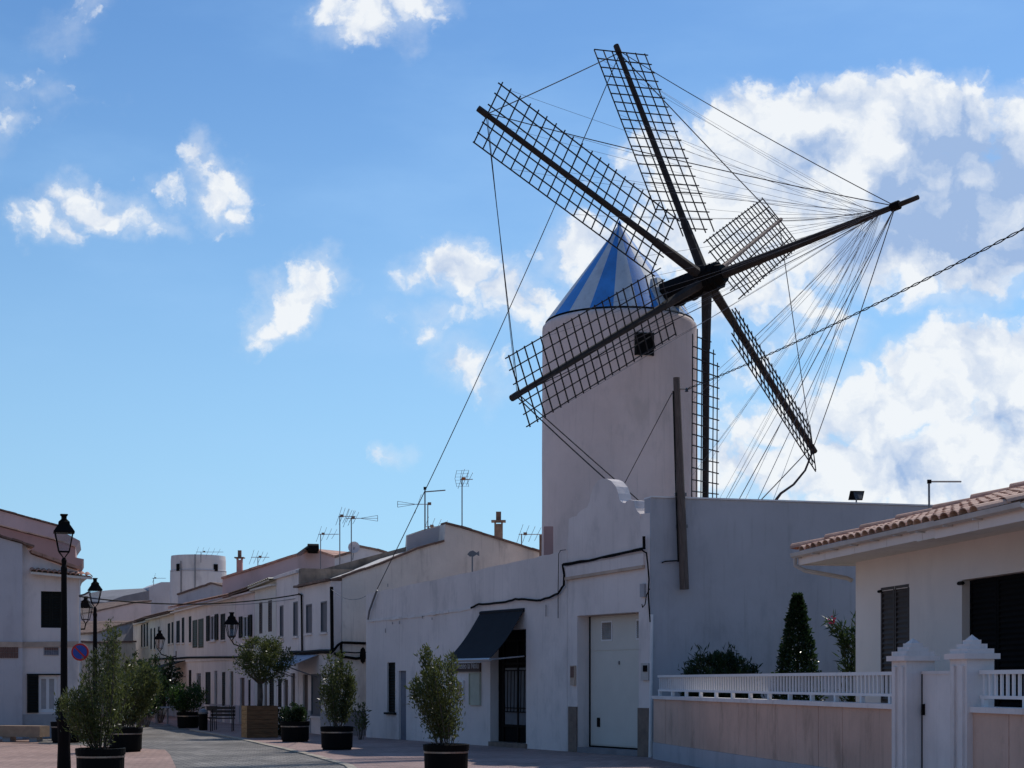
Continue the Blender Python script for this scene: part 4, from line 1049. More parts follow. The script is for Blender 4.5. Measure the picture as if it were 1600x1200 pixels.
# ------------------------------------------------------------------ row of houses along the street
FPW = Wall(366, 64.4, 517, 50.0)
def FU(px): return FPW.uz(px, 1000)[0]
def rowhouse(name, label, x0, x1, y0, y1, m, wins, doors, group='terraced houses along the street', plinth=plinthl, roof=True, rh=.6, rd=2.6, rm=terra, thick=8.0, sh=shutter, frame=white, extra=None, ztop=None):
    u0, za = FPW.uz(x0, y0); u1, zb = FPW.uz(x1, y1)
    t = thing(name, label, 'house', FPW.w((u0 + u1) / 2, 0, 0), group)
    hs = [(a, b, c, d) for a, b, c, d, *_ in wins + doors]
    mb, H = wall_mesh(FPW, [(x0, y0), (x1, y1)], hs, .35)
    mb.build('wall', m, t)
    zm = min(za, zb) - .06
    MB().prism([FPW.w(u0 + .01, -.36, -.05), FPW.w(u1 - .01, -.36, -.05), FPW.w(u1 - .01, -.36, zm), FPW.w(u0 + .01, -.36, zm)], FPW.w(0, -thick + .36, 0) - FPW.w(0, 0, 0)).build('rear_wall', m, t)
    if plinth:
        gaps = sorted([(h[0], h[1]) for h, d in zip(H[len(wins):], doors)]); a = u0
        for g0, g1 in gaps + [(u1, u1)]:
            if g0 - a > .05: MB().wbox(FPW, a + .005, g0 - .005, 0, .03, -.05, .75).build('plinth', plinth, t)
            a = g1
    for h, wdef in zip(H, wins + doors):
        sty = wdef[4] if len(wdef) > 4 else 'closed'
        if sty == 'closed':
            o = MB().wbox(FPW, h[0], h[1], -.10, -.05, h[2], h[3]).build('window', dark, t); louvre(FPW, h[0], h[1], -.035, h[2], h[3], o, sh)
        elif sty == 'green':
            o = MB().wbox(FPW, h[0], h[1], -.12, -.07, h[2], h[3]).build('window', dark, t); louvre(FPW, h[0], h[1], -.01, h[2], h[3], o, shutterg)
        elif sty == 'brown':
            o = MB().wbox(FPW, h[0], h[1], -.10, -.05, h[2], h[3]).build('window', dark, t); louvre(FPW, h[0], h[1], -.035, h[2], h[3], o, shutterb)
        elif sty == 'open':
            o = window(FPW, h, t, frame=frame, rev=.06); w_ = (h[1] - h[0]) * .48
            louvre(FPW, h[0] - w_, h[0] - .01, .02, h[2], h[3], o, sh); louvre(FPW, h[1] + .01, h[1] + w_, .02, h[2], h[3], o, sh)
        elif sty == 'door':
            o = MB().wbox(FPW, h[0], h[1], -.12, -.06, h[2], h[3]).build('door', greydoor, t)
            MB().wbox(FPW, h[0] + .1, h[1] - .1, -.06, -.045, h[2] + (h[3] - h[2]) * .45, h[3] - .12).build('panel', glassb, o)
        elif sty == 'wdoor':
            o = MB().wbox(FPW, h[0], h[1], -.12, -.06, h[2], h[3]).build('door', shutterb, t)
            MB().wbox(FPW, h[0] + .1, h[1] - .1, -.06, -.045, h[2] + (h[3] - h[2]) * .35, h[3] - .12).build('panel', shutterb, o)
        elif sty == 'glass':
            window(FPW, h, t, pane=matte_grey, frame=matte_grey, rev=.05, mull=0)
        if sty in ('glass', 'closed', 'open') and h[2] > .4: MB().wbox(FPW, h[0] - .06, h[1] + .06, -.02, .06, h[2] - .07, h[2]).build('sill', m, o if sty != 'glass' else t)
    if roof:
        A = FPW.w(u0 - .05, .28, za + .02); B = FPW.w(u1 + .05, .28, zb + .02); upv_ = FPW.w(0, -rd, rh) - FPW.w(0, 0, 0)
        roof_sheet(A, B, upv_, max(3, int((u1 - u0) / .32)), rm, 'roof', t, .05, 6)
        MB().wbox(FPW, u0, u1, .0, .2, min(za, zb) - .10, min(za, zb) - .04).build('eave_moulding', m, t)
        # gable filler
        for uu in (u0 + .005, u1 - .105):
            zz = za if uu < u0 + .1 else zb
            MB().prism([FPW.w(uu, 0, zz - .1), FPW.w(uu, -rd, zz + rh - .08), FPW.w(uu, -rd - .1, zz + rh - .08), FPW.w(uu, -rd - .1, zz - .1)], FPW.w(.1, 0, 0) - FPW.w(0, 0, 0)).build('gable', m, t)
    return t, (u0, u1, za, zb)

# house A: white street front and long beige gable end
UA0 = FU(467); UA1 = FU(517)
Adep = UA1 - UA0
GP = Wall(517, 50.0, 850, 50.0); ga_dir = Vector((-FPW.N.x, -FPW.N.y)); a0 = FPW.w(UA1, 0, 0)
e2 = Vector((a0.x, a0.y)) + ga_dir * 16
GP = Wall(517, a0.y, CX + F * e2.x / e2.y, e2.y)
A_, (uA0, uA1, zA0, zA1) = rowhouse('gabled_house', 'beige house with a long stained gable end beside the low white building', 467, 516.8, 918.5, 907.5, plast,
    [(478, 944, 487.5, 989.5, 'glass'), (501, 939.5, 511, 988, 'glass')], [(473, 1054, 481, 1140, 'wdoor'), (486, 1053, 502, 1119, 'glass'), (455, 1050, 469, 1142, 'door')][:2], roof=False, plinth=plinthl, thick=3.0)
_, H = None, None
gpts = [(517, 907), (540, 901), (600, 880), (650, 859), (694, 846), (696, 819), (720, 825), (770, 840), (846, 864), (900, 882)]
base = [GP.w(GP.uz(900, 900)[0], 0, -.05), GP.w(.36, 0, -.05)]
MB().prism([GP.w(.36, 0, GP.uz(517, 907)[1] + .12)] + [GP.at(x, y) for x, y in gpts[1:]] + base, FPW.w(-Adep + .02, 0, 0) - FPW.w(0, 0, 0)).build('gable_wall', beige, A_)
MB().wbox(GP, GP.uz(537, 1100)[0], 12, 0, .03, -.05, .78).build('plinth', plinthg, A_)
# roof edge tiles along the verge
def verge(W, pts, m, name, parent, t=.07, v=.06, back=.5, seg=.32):
    q = [W.uz(x, y) for x, y in pts]
    for (a, za), (b, zb) in zip(q, q[1:]):
        n = max(1, int(math.hypot(b - a, zb - za) / seg)); mb = MB()
        for i in range(n):
            s0 = i / n; s1 = (i + .97) / n; l = random.uniform(-.012, .012)
            p = [(a + (b - a) * s, za + (zb - za) * s + l) for s in (s0, s1)]
            mb.prism([W.w(p[0][0], v, p[0][1] + .0), W.w(p[1][0], v, p[1][1]), W.w(p[1][0], v, p[1][1] + t), W.w(p[0][0], v, p[0][1] + t)], W.w(0, -back - v, 0) - W.w(0, 0, 0))
        mb.build(name, m, parent)
verge(GP, [(517, 907), (540, 901), (600, 880), (650, 859), (694, 846)], terrad, 'verge_tiles', A_)
verge(GP, [(696, 819), (720, 825), (770, 840), (846, 864)], terrad, 'verge_tiles', A_)
verge(FPW, [(466, 918.7), (517, 907.3)], terrad, 'verge_tiles', A_, v=.18)
# old raised wall behind the verge
OW = Wall(471, 54.5, 700, 54.5 + 1.0)
MB().prism([OW.at(x, y) for x, y in [(470, 892), (500, 890), (636, 854), (636, 836), (660, 828), (694, 819), (700, 850), (700, 900), (470, 925)]], (0, .5, 0)).build('raised_wall', oldwall, A_)
MB().prism([GP.at(x, y, -.6) for x, y in [(636, 862), (636, 837.5), (660, 829.5), (694, 820), (694, 848)]], (0, .25, 0)).build('parapet_block', lilac, A_)
# pipes and cables on the front
MB().path([FPW.at(518, 917, .08), FPW.at(518.5, 960, .08), FPW.at(519, 1018, .08)], .055, 8).build('downpipe', black, A_)
MB().path([FPW.at(467, 928, .06), FPW.at(471, 930, .06), FPW.at(471.5, 960, .06), FPW.at(472, 1018, .06)], .035, 6).build('cable', black, A_)
MB().path([FPW.at(455, 1020, .07), FPW.at(475, 1020, .07), FPW.at(500, 1018, .07), FPW.at(518, 1018, .07)], .07, 6).build('cable', black, A_)
MB().path([GP.at(520, 1018, .1), GP.at(528, 1008, .15), GP.at(534, 1004, .15), GP.at(552, 1004.5, .1), GP.at(575, 1005.5, .1)], .045, 6).build('cable', black, A_)
MB().path([GP.at(522, 1021, .1), GP.at(535, 1026, .12), GP.at(556, 1029, .1), GP.at(576, 1027, .1)], .045, 6).build('cable', black, A_)
MB().path([GP.at(522, 1021, .1), GP.at(540, 1019, .12), GP.at(556, 1020, .1), GP.at(576, 1019, .1)], .02, 6).build('cable', black, A_)
MB().tube(GP.at(533, 1004, .14), GP.at(533.5, 1075, .14), .045, n=6).build('downpipe', black, A_)
MB().path(sag(FPW.at(518, 921, .1), WP.at(574, 930, -.1), .22, 8), .008, 4).build('cable', zinc, A_)
c = GP.at(567, 1024, .25); MB().lathe(c - Vector((0, 0, .0)), [(.0, -.27), (.07, -.2), (.10, 0), (.07, .2), (0, .27)], 10).build('cable_box', black, A_)
# pale awning at house A
ax = thing('awning', 'small pale awning over the door of the gabled house', 'awning', FPW.at(470, 1030))
T0, T1 = FPW.at(462, 1023, .03), FPW.at(497, 1022.5, .03); zf = FPW.at(438, 1041.5, 1.1).z
uT0 = FPW.uz(462, 1023)[0]; uT1 = FPW.uz(497, 1022)[0]; F0 = FPW.w(uT0, 1.0, zf); F1 = FPW.w(uT1, 1.0, zf)
cc_ = MB(); cc_.prism([T0, T1, F1, F0], (0, 0, -.02)); cc_.build('canopy', awnw, ax)
MB().prism([F0, F1, F1 - Vector((0, 0, .15)), F0 - Vector((0, 0, .15))], FPW.w(0, .015, 0) - FPW.w(0, 0, 0)).build('valance', awnw, ax)
for uu in (uT0, uT1): MB().tube(FPW.w(uu, .02, zf - .35), FPW.w(uu, .98, zf - .02), .02, n=5).build('arm', zinc, ax)

B_, rB = rowhouse('terraced_house', 'white flat-topped house with two tall grey windows next to the gabled house', 432, 466.5, 899, 888, plast,
    [(437, 946, 443, 995, 'glass'), (458, 940, 465.5, 994, 'glass')], [(434.5, 1061, 440, 1105, 'closed'), (443, 1062, 450, 1138, 'wdoor'), (455, 1052, 461, 1139, 'wdoor')], roof=False)
band(FPW, [(431.5, 901), (467, 890.5)], .10, 0, .10, 'cornice', plast, B_)
MB().wbox(FPW, FU(466.6), FU(470.5), -2.2, -.02, zA0, rB[3] - .02).build('rear_wall', oldwall, B_)
C_, rC = rowhouse('terraced_house', 'cream yellowed house with two narrow brown shutters', 398, 431.5, 919.5, 906.5, cream,
    [(405, 941, 410, 990, 'brown'), (419, 938, 425, 987, 'brown')], [(402, 1058, 408, 1112, 'glass'), (412, 1060, 417, 1139, 'wdoor'), (421, 1060, 428, 1112, 'closed')], rh=.25, rd=1.6, rm=cream2)
D_, rD = rowhouse('terraced_house', 'narrow white house whose green shutters stand open behind the street lantern', 368, 397.6, 930, 920.5, plast,
    [(379.5, 962, 389.5, 996, 'open')], [(375, 1059, 382, 1135, 'wdoor'), (388, 1062, 391.5, 1104, 'closed')], rh=.35, rd=2.0, rm=terrad)
E_, rE = rowhouse('terraced_house', 'long house with yellowed eaves, olive green shutters and red tiled roof', 272, 367.6, 951, 931, cream,
    [(275.5, 970, 281, 1004.5, 'closed'), (284, 965, 288, 1004.5, 'closed'), (295, 963, 299, 1004, 'closed'), (301.5, 969, 308.5, 1012, 'green'), (310.5, 967, 318, 1012, 'green'),
     (328, 961, 337, 1001, 'open'), (344.5, 959, 352, 1000, 'closed'), (359.5, 957, 365, 997, 'closed')],
    [(295, 1047, 299, 1095, 'closed'), (307, 1052, 314, 1122, 'door'), (321, 1050, 329, 1101, 'closed'), (335, 1048, 339.5, 1122, 'door'), (347, 1050, 352, 1103, 'closed'), (359, 1049, 364.5, 1124, 'wdoor')],
    rh=.75, rd=3.2, rm=terra)
band(FPW, [(272, 1032), (367, 1027)], .10, 0, .05, 'string_course', cream, E_)
F_, rF = rowhouse('terraced_house', 'pale far house with six slit-like dark windows and a patched tile eave', 233, 271.6, 966, 957, cream2,
    [(235, 982, 237.2, 1014, 'closed'), (240.4, 981, 242.6, 1014, 'closed'), (247, 979, 249.4, 1013, 'closed'), (262, 974, 266, 1006, 'closed'), (268, 972, 271, 1005, 'closed')],
    [(238, 1050, 243, 1085, 'closed'), (252, 1045, 260, 1106, 'wdoor')], rh=.5, rd=2.6, rm=terrad)
G_, rG = rowhouse('terraced_house', 'furthest house of the row, greenish cream with three thin windows', 208, 232.6, 975, 966.5, cream2,
    [(220.3, 976, 222.4, 1011, 'closed'), (224.8, 975, 226.8, 1011, 'closed'), (229, 973, 231.2, 1010, 'closed')], [(214, 1048, 219, 1085, 'closed')], rh=.5, rd=2.4, rm=terrad)
# street cable clipped along the fronts
for parent, pts in ((E_, [(272, 1029), (290, 1027.5), (330, 1027), (366, 1027)]), (D_, [(368, 1027), (397, 1027)]), (C_, [(398, 1026), (431, 1023)]), (F_, [(233, 1030), (252, 1029.5), (271, 1028.5)])):
    wallcable(FPW, pts, .045, 'cable', black, parent)

# -- lanterns
def lantern(mb_frame, mb_glass, c, s):
    """four-sided street lantern, base point c, scale s: returns frames in two meshes"""
    c = Vector(c)
    def ring(r, z): return [c + Vector((r * s * x, r * s * y, z * s)) for x, y in ((-1, -1), (1, -1), (1, 1), (-1, 1))]
    b0, b1 = ring(.115, .18), ring(.20, .62)
    for i in range(4):
        mb_frame.tube(b0[i], b1[i], .014 * s, n=5); mb_frame.tube(b0[i], b0[(i + 1) % 4], .014 * s, n=5); mb_frame.tube(b1[i], b1[(i + 1) % 4], .018 * s, n=5)
        mb_frame.tube(c + Vector((0, 0, .02 * s)), b0[i], .012 * s, n=5)
        mb_glass.quad(b0[i] * 1.0, b0[(i + 1) % 4], b1[(i + 1) % 4], b1[i])
    q = [ring(.235, .61), ring(.235, .635), ring(.17, .74), ring(.13, .80), ring(.125, .86), ring(.06, .93), ring(.06, .99), ring(.09, 1.03), ring(.075, 1.045), ring(.02, 1.05)]
    b = len(mb_frame.v)
    for r_ in q: mb_frame.v += r_
    for k in range(len(q) - 1):
        for i in range(4): mb_frame.f.append((b + 4 * k + i, b + 4 * k + (i + 1) % 4, b + 4 * k + 4 + (i + 1) % 4, b + 4 * k + 4 + i))
    mb_frame.f.append((b + 3, b + 2, b + 1, b)); e = b + 4 * (len(q) - 1); mb_frame.f.append((e, e + 1, e + 2, e + 3))
def street_lamp(label, px, d, ztop, rz=.35):
    loc = Vector(((px - CX) / F * d, d, 0)); t = thing('street_lamp', label, 'street lamp', loc, 'tall black street lamps on the left'); ls = .80; zb = ztop - 1.05 * ls
    MB().lathe(loc, [(.17, 0), (.17, .06), (.13, .10), (.115, .5), (.13, .95), (.15, 1.0), (.09, 1.08), (.075, 1.25), (.085, 1.3), (.066, 1.36), (.062, 2.6), (.052, zb - .25), (.06, zb - .2), (.06, zb - .16), (.04, zb - .1), (.05, zb - .02), (.03, zb + .03)], 12).build('post', black, t)
    fr = MB(); gl = MB(); lantern(fr, gl, loc + Vector((0, 0, zb)), ls)
    h = fr.build('lantern', black, t); gl.build('lantern_glass', clear, h)
    for o in (h,): o.rotation_euler.z = rz
    return t
street_lamp('tall black street lamp nearest the camera, left of the big olive shrub', 100, 29.5, EYE + (HZ - 803) / F * 29.5, .3)
street_lamp('second black street lamp, farther away behind the olive shrubs', 148.5, 44.5, EYE + (HZ - 903) / F * 44.5, .35)
def wall_lamp(label, px, py, W, v=.75, s=1.0):
    u, z = W.uz(px, py, v); t = thing('wall_lantern', label, 'wall lamp', W.w(u, 0, z), 'lanterns on brackets along the street fronts')
    fr = MB(); gl = MB(); lantern(fr, gl, W.w(u, v, z - .55 * s), s); h = fr.build('lantern', black, t); gl.build('lantern_glass', clear, h)
    MB().path([W.w(u, 0, z - .75 * s), W.w(u, .3, z - .80 * s), W.w(u, v * .9, z - .66 * s), W.w(u, v, z - .53 * s)], .025, 6).build('bracket', black, t)
    MB().wbox(W, u - .05, u + .05, 0, .03, z - 1.0 * s, z - .5 * s).build('wall_plate', black, t)
wall_lamp('bracket lantern in front of the narrow white house, nearest of the street fronts', 362, 978, FPW, .8, 1.05)
wall_lamp('bracket lantern midway along the street, by the slit-windowed house', 249.5, 1001, FPW, .8, 1.0)

wl = P(134, 968, 51.0); t = thing('wall_lantern', 'dark lantern on a long bracket just beyond the corner house', 'wall lamp', wl, 'lanterns on brackets along the street fronts')
fr = MB(); gl = MB(); lantern(fr, gl, wl + Vector((0, 0, -.15)), .85); h = fr.build('lantern', black, t); gl.build('lantern_glass', clear, h)
MB().path([wl + Vector((0, 0, -.13)), wl + Vector((-.05, .05, -.3)), wl + Vector((-.5, .1, -.32))], .025, 6).build('bracket', black, t)

# -- things on the roofs
def chimney(label, px, py0, py1, d, w, m, cap=True):
    c = P(px, py0, d); zt_ = EYE + (HZ - py1) / F * d; t = thing('chimney', label, 'chimney', c); h = w / 2
    MB().abox(c.x - h, c.x + h, d - h, d + h, c.z - .6, zt_).build('stack', m, t)
    if cap:
        MB().abox(c.x - h * 1.7, c.x + h * 1.7, d - h * 1.7, d + h * 1.7, zt_ + .07, zt_ + .12).build('cap_slab', terrad, t)
        for sx in (-1, 1):
            for sy in (-1, 1): MB().abox(c.x + sx * h * .8 - .03, c.x + sx * h * .8 + .03, d + sy * h * .8 - .03, d + sy * h * .8 + .03, zt_, zt_ + .07).build('cap_leg', m, t)
        MB().abox(c.x - h * .6, c.x + h * .6, d - h * .6, d + h * .6, zt_ + .12, zt_ + .42).build('pot', terrad, t)
    return t
chimney('brown chimney with flat capped pot on the beige gable roof', 779, 846, 819, 54.5, .29, terrad)
chimney('reddish square chimney on the lilac house roof near the round tower', 374.5, 898, 875, 70, .24, pinkp)
chimney('short dark chimney pot against the windmill foot', 847.5, 868, 836, 52, .2, terrad, cap=False)
def antenna(label, px, pyb, pyt, d, boom=(-1, 1), els=4, yag=True, grid=False, by=0.0, dirx=1.0, fork=False):
    b = P(px, pyb, d); t = P(px, pyt, d); o = thing('tv_antenna', label, 'antenna', b)
    MB().tube(b - Vector((0, 0, .4)), t, .02, n=5).build('mast', zinc, o)
    x0, x1 = boom; q0 = t + Vector((x0, by, -.02)); q1 = t + Vector((x1, -by, -.02 + (.0)))
    MB().tube(q0, q1, .014, n=5).build('boom', alum, o)
    L = (q1 - q0)
    for i in range(els):
        c = q0 + L * (i + .15) / els; s = .32 * (1 - .5 * i / els)
        e = MB(); e.tube(c - Vector((.10, .12, s)), c, .009, n=4); e.tube(c, c + Vector((.12, -.12, s)), .009, n=4); e.build('element', zinc, o)
    if grid:
        g = MB()
        for i in range(6):
            z = -.26 + i * .104; g.tube(t + Vector((-.24 + abs(z) * .3, 0, z)), t + Vector((.22, -.12, z)), .005, n=4)
        for x in (-.17, 0.0, .22): g.tube(t + Vector((x, -.05, -.27)), t + Vector((x - .06, -.05, 0)), .009, n=4); g.tube(t + Vector((x - .06, -.05, 0)), t + Vector((x, -.05, .27)), .009, n=4)
        g.build('reflector', zinc, o)
    if fork:
        f = MB(); e = q1 if dirx > 0 else q0; k = Vector((.62 * dirx, 0, 0))
        for z in (-.1, 0, .1): f.tube(e, e + k + Vector((0, 0, z)), .009, n=4)
        f.tube(e + k + Vector((0, 0, -.1)), e + k + Vector((0, 0, .1)), .012, n=4); f.build('element', zinc, o)
    MB().box(t + L * .12, (.06, 0, 0), (0, .04, 0), (0, 0, .045)).build('junction_box', orange if grid else terrad, o)
    return o
antenna('small yagi antenna on the lilac house ridge', 501, 885, 834, 66, (-.1, .75), 4)
antenna('left antenna of the tall pair, with slanted elements', 531, 880, 806, 56, (-.05, .55), 5)
antenna('right antenna of the tall pair, with a forked end', 549, 862, 809, 56, (-.2, .3), 3, fork=True)
antenna('forked antenna beside the T-shaped mast on the gabled roof', 668.5, 828, 787, 54, (-.4, .05), 1, fork=True, dirx=-1)
antenna('low yagi antenna lying near the ridge of the gabled house', 670, 829, 822, 53.5, (-.15, .7), 4)
antenna('tall mast with gridded panel antenna above the beige gable', 722, 828, 748, 52, (-.05, .35), 3, grid=True)
antenna('yagi antenna between the chimney and the windmill', 815, 852, 834, 53, (-.1, .9), 5)
antenna('tiny antenna on the lilac house beside the red chimney', 403, 884, 870, 70, (-.3, .5), 4)
antenna('thin antenna standing on the round tower roof', 314, 869, 862, 100, (-.3, 1.4), 5)
antenna('small far antenna on the grey stepped roofs', 240, 915, 903, 105, (-.1, .8), 1)
mt = P(664, 850, 52); t = thing('roof_mast', 'T-shaped aerial mast fixed to the raised wall of the gabled house', 'antenna', mt)
MB().tube(P(664, 858, 52), P(664, 765, 52), .024, n=6).build('mast', zinc, t); MB().tube(P(664, 768.5, 52), P(696, 766, 52), .02, n=6).build('boom', zinc, t)
for y in (835, 842, 850): MB().box(P(664, y, 51.98), (.06, 0, 0), (0, .03, 0), (0, 0, .03)).build('clamp', black, t)
MB().box(P(664, 763, 52), (.045, 0, 0), (0, .04, 0), (0, 0, .045)).build('cap', black, t)
# satellite dish, water heater
sdh = P(551, 862, 57); t = thing('satellite_dish', 'grey satellite dish beside the paired antennas', 'satellite dish', sdh)
ds = MB(); cdsh = P(553, 855, 57)
ds.v.append(cdsh + Vector((0, .06, 0)))
for ring_ in (1, 2, 3):
    for i in range(14): a = 2 * math.pi * i / 14; r = .21 * ring_ / 3; ds.v.append(cdsh + Vector((r * math.cos(a), .06 - .06 * (ring_ / 3) ** 2 + .05 * math.sin(a) * ring_ / 3, r * math.sin(a))))
for i in range(14):
    j = (i + 1) % 14; ds.f.append((0, 1 + i, 1 + j)); ds.f.append((1 + i, 15 + i, 15 + j, 1 + j)); ds.f.append((15 + i, 29 + i, 29 + j, 15 + j))
ds.build('dish', lilac, t, smooth=True); MB().tube(sdh - Vector((0, 0, .3)), cdsh + Vector((0, .05, 0)), .02, n=6).build('mast', zinc, t)
wh = P(489, 857, 66.5); t = thing('water_heater', 'dark solar water heater drum on the lilac ridge', 'water heater', wh)
MB().tube(wh + Vector((-.22, 0, .0)), wh + Vector((.22, .1, .0)), .2, .2, 14).build('drum', black, t)
MB().box(wh + Vector((-.38, -.1, -.12)), (.22, 0, .16), (0, .5, 0), (.01, 0, -.015)).build('collector', glassb, t)

# -- buildings behind the row
def block(name, label, cat, W, pts, m, thick, edge=None, group=None, wins=()):
    t = thing(name, label, cat, W.w(W.uz(pts[0][0], pts[0][1])[0], 0, 0), group)
    lo = [W.w(W.uz(pts[-1][0], 1000)[0], 0, -.05), W.w(W.uz(pts[0][0], 1000)[0], 0, -.05)]
    MB().prism([W.at(x, y) for x, y in pts] + lo, W.w(0, -thick, 0) - W.w(0, 0, 0)).build('wall', m, t)
    if edge: verge(W, pts, edge, 'roof_edge', t, .09, .08, thick * .6)
    for a, b, c, d in wins:
        u0, z0 = W.uz(a, d); u1, z1 = W.uz(c, b); o = MB().wbox(W, u0, u1, .0, .03, z0, z1).build('window', shutter, t)
        MB().wbox(W, u0 + .06, u1 - .06, .03, .04, z0 + .06, z1 - .06).build('pane', glass, o)
    return t
PKW = Wall(347, 70.0, 523, 66.0)
block('lilac_house', 'lilac rendered house with reddish verge behind the terraced row', 'house', PKW, [(347.5, 904.5), (400, 889), (450, 872.5), (490, 860.5), (523, 871)], pinkw, 4, terra)
PK2 = Wall(523, 60.0, 605, 60.0)
block('grey_parapet_house', 'grey parapet house block behind the gabled house', 'house', PK2, [(523, 872), (558, 862), (558.5, 855), (562, 855), (590, 861), (606, 866)], lilac, 4, terrad)
GW = Wall(232, 88.0, 352, 84.0)
block('back_gable', 'low lilac gable between the round tower and the red tiled roof', 'house', GW, [(278, 930), (331, 912.5), (353, 918)], lilac, 5, terrad)
B1 = Wall(120, 100.0, 300, 108.0)
block('stepped_house', 'dark grey-roofed house low on the skyline left of the round tower', 'house', B1, [(118, 938), (165, 941), (193, 931), (250, 919), (270, 917)], plinthg, 6, None)
block('blue_gable', 'small blue-grey gable stepping up beside the round tower', 'house', Wall(120, 103.0, 300, 106.0), [(233, 919), (234, 917), (252, 909.5), (268, 909.5)], lilac, 4, None)
B3 = Wall(120, 92.0, 230, 96.0)
block('far_lilac_house', 'pale lilac far house with a sloping roof line below the street cable', 'house', B3, [(118, 962), (150, 956), (208, 943), (236, 940)], pinkw, 6, terrad)
B4 = Wall(120, 84.0, 230, 90.0)
block('far_white_house', 'white far house end behind the olive shrubs', 'house', B4, [(118, 992), (150, 990), (178, 980), (208, 972)], lilac, 6, terrad)
B5 = Wall(120, 80.0, 230, 84.0)
block('far_tan_house', 'tan far house front at the end of the street', 'house', B5, [(118, 1003), (168, 1006), (190, 1004), (212, 1004)], cream2, 4, terrad, wins=[(174, 1030, 180, 1052), (196, 1032, 202, 1056)])
# round white tower
rtc = P(310, 1065, 102); rtr = 43 / F * 102; rt_ = thing('round_tower', 'short round white tower without sails rising behind the houses', 'tower', Vector((rtc.x, rtc.y, 0)))
zt_ = EYE + (HZ - 869.5) / F * 102
MB().lathe((rtc.x, rtc.y, 0), [(rtr * 1.03, 0), (rtr * 1.01, zt_ - 1.05), (rtr * .985, zt_ - 1.0), (rtr * .985, zt_ - .3), (rtr * .97, zt_)], 48).build('wall', mat('tower_white', (.72, .67, .64), .92, .08, .6, .2, 12, stain=(.42, .38, .38), stain_amt=.5, streak=.15), rt_, smooth=False)
for px in (285.5, 342.5):
    a = (px - 310) / 43; xx = rtc.x + a * rtr; yy = rtc.y - math.sqrt(max(0, 1 - a * a)) * rtr; z = EYE + (HZ - 886) / F * (102 - rtr)
    MB().box((xx, yy, z), (.11, a * .1, 0), (0, .05, 0), (0, 0, .22)).build('window', dark, rt_)
for px in (291, 313.5):
    a = (px - 310) / 43; xx = rtc.x + a * rtr; yy = rtc.y - math.sqrt(max(0, 1 - a * a)) * rtr - .08
    MB().tube((xx, yy, zt_ - .4 if px < 300 else zt_), (xx, yy, 4), .035, n=5).build('pipe', zinc, rt_)
MB().lathe((rtc.x, rtc.y, 0), [(rtr * 1.005, zt_ - 1.0), (rtr * 1.015, zt_ - .96), (rtr * 1.005, zt_ - .92)], 48).build('moulding', lilac, rt_)

# ------------------------------------------------------------------ left house group
LP = Wall(-80, 47.0, 124, 48.5)
lh = thing('corner_house', 'white corner house with dark upstairs window and tiled eave at the left', 'house', LP.w(1.6, 0, 0))
u35 = LP.uz(35, 1000)[0]
mb, HL_ = wall_mesh(LP, [(35, 846), (48, 866), (99, 885), (124, 893)], [(64, 924, 97, 981), (60, 1056, 90, 1112.5)], .35)
mb.build('wall', plast, lh)
MB().prism([LP.w(u35, -.36, -.05), LP.w(LP.uz(124, 1000)[0] - .02, -.36, -.05), LP.w(LP.uz(124, 1000)[0] - .02, -.36, 4.7), LP.w(u35, -.36, 4.7)], LP.w(0, -6, 0) - LP.w(0, 0, 0)).build('rear_wall', plast, lh)
lw = MB().prism([LP.at(x, y, .25) for x, y in [(-80, 812), (0, 840), (35, 850)]] + [LP.w(LP.uz(35, 1000, .25)[0], .25, -.05), LP.w(LP.uz(-80, 1000, .25)[0], .25, -.05)], LP.w(0, -6, 0) - LP.w(0, 0, 0))
lw.build('wing_wall', lilac, lh)
verge(LP, [(-80, 811.5), (0, 840), (52, 856)], terrad, 'verge_tiles', lh, .06, .34, .8)
verge(LP, [(48, 864), (99, 882.5), (124, 891)], terra, 'verge_tiles', lh, .09, .2, .5)
# tiled eave canopy: each end tile a part
ua, za = LP.uz(48, 893, .3); ub, zb_ = LP.uz(144, 902, .3); n = 11
tme = tile_mesh(terra)
dv = (LP.w(ub, .3, zb_) - LP.w(ua, .3, za)).normalized(); inn = (LP.w(0, -1, .25) - LP.w(0, 0, 0)).normalized(); nn_ = dv.cross(inn).normalized()
if nn_.z < 0: nn_ = -nn_
bs = Matrix((dv, inn, nn_)).transposed().to_4x4() @ Matrix.Diagonal((.66, 1, .95, 1))
for i in range(n):
    s = (i + .5) / n; p = LP.w(ua + (ub - ua) * s, .34, za + (zb_ - za) * s)
    child_mesh('eave_tile', tme, lh, Matrix.Translation(p) @ bs)
MB().prism([LP.w(ua, .3, za), LP.w(ub, .3, zb_), LP.w(ub, 0.01, zb_ + .06), LP.w(ua, 0.01, za + .06)], (0, 0, -.07)).build('eave_board', cream, lh)
# curved bracket under the eave corner
MB().prism([LP.at(124, 901), LP.at(142, 902), LP.at(134, 906), LP.at(128, 911), LP.at(124.5, 920)], LP.w(0, -.3, 0) - LP.w(0, 0, 0)).build('eave_bracket', plast, lh)
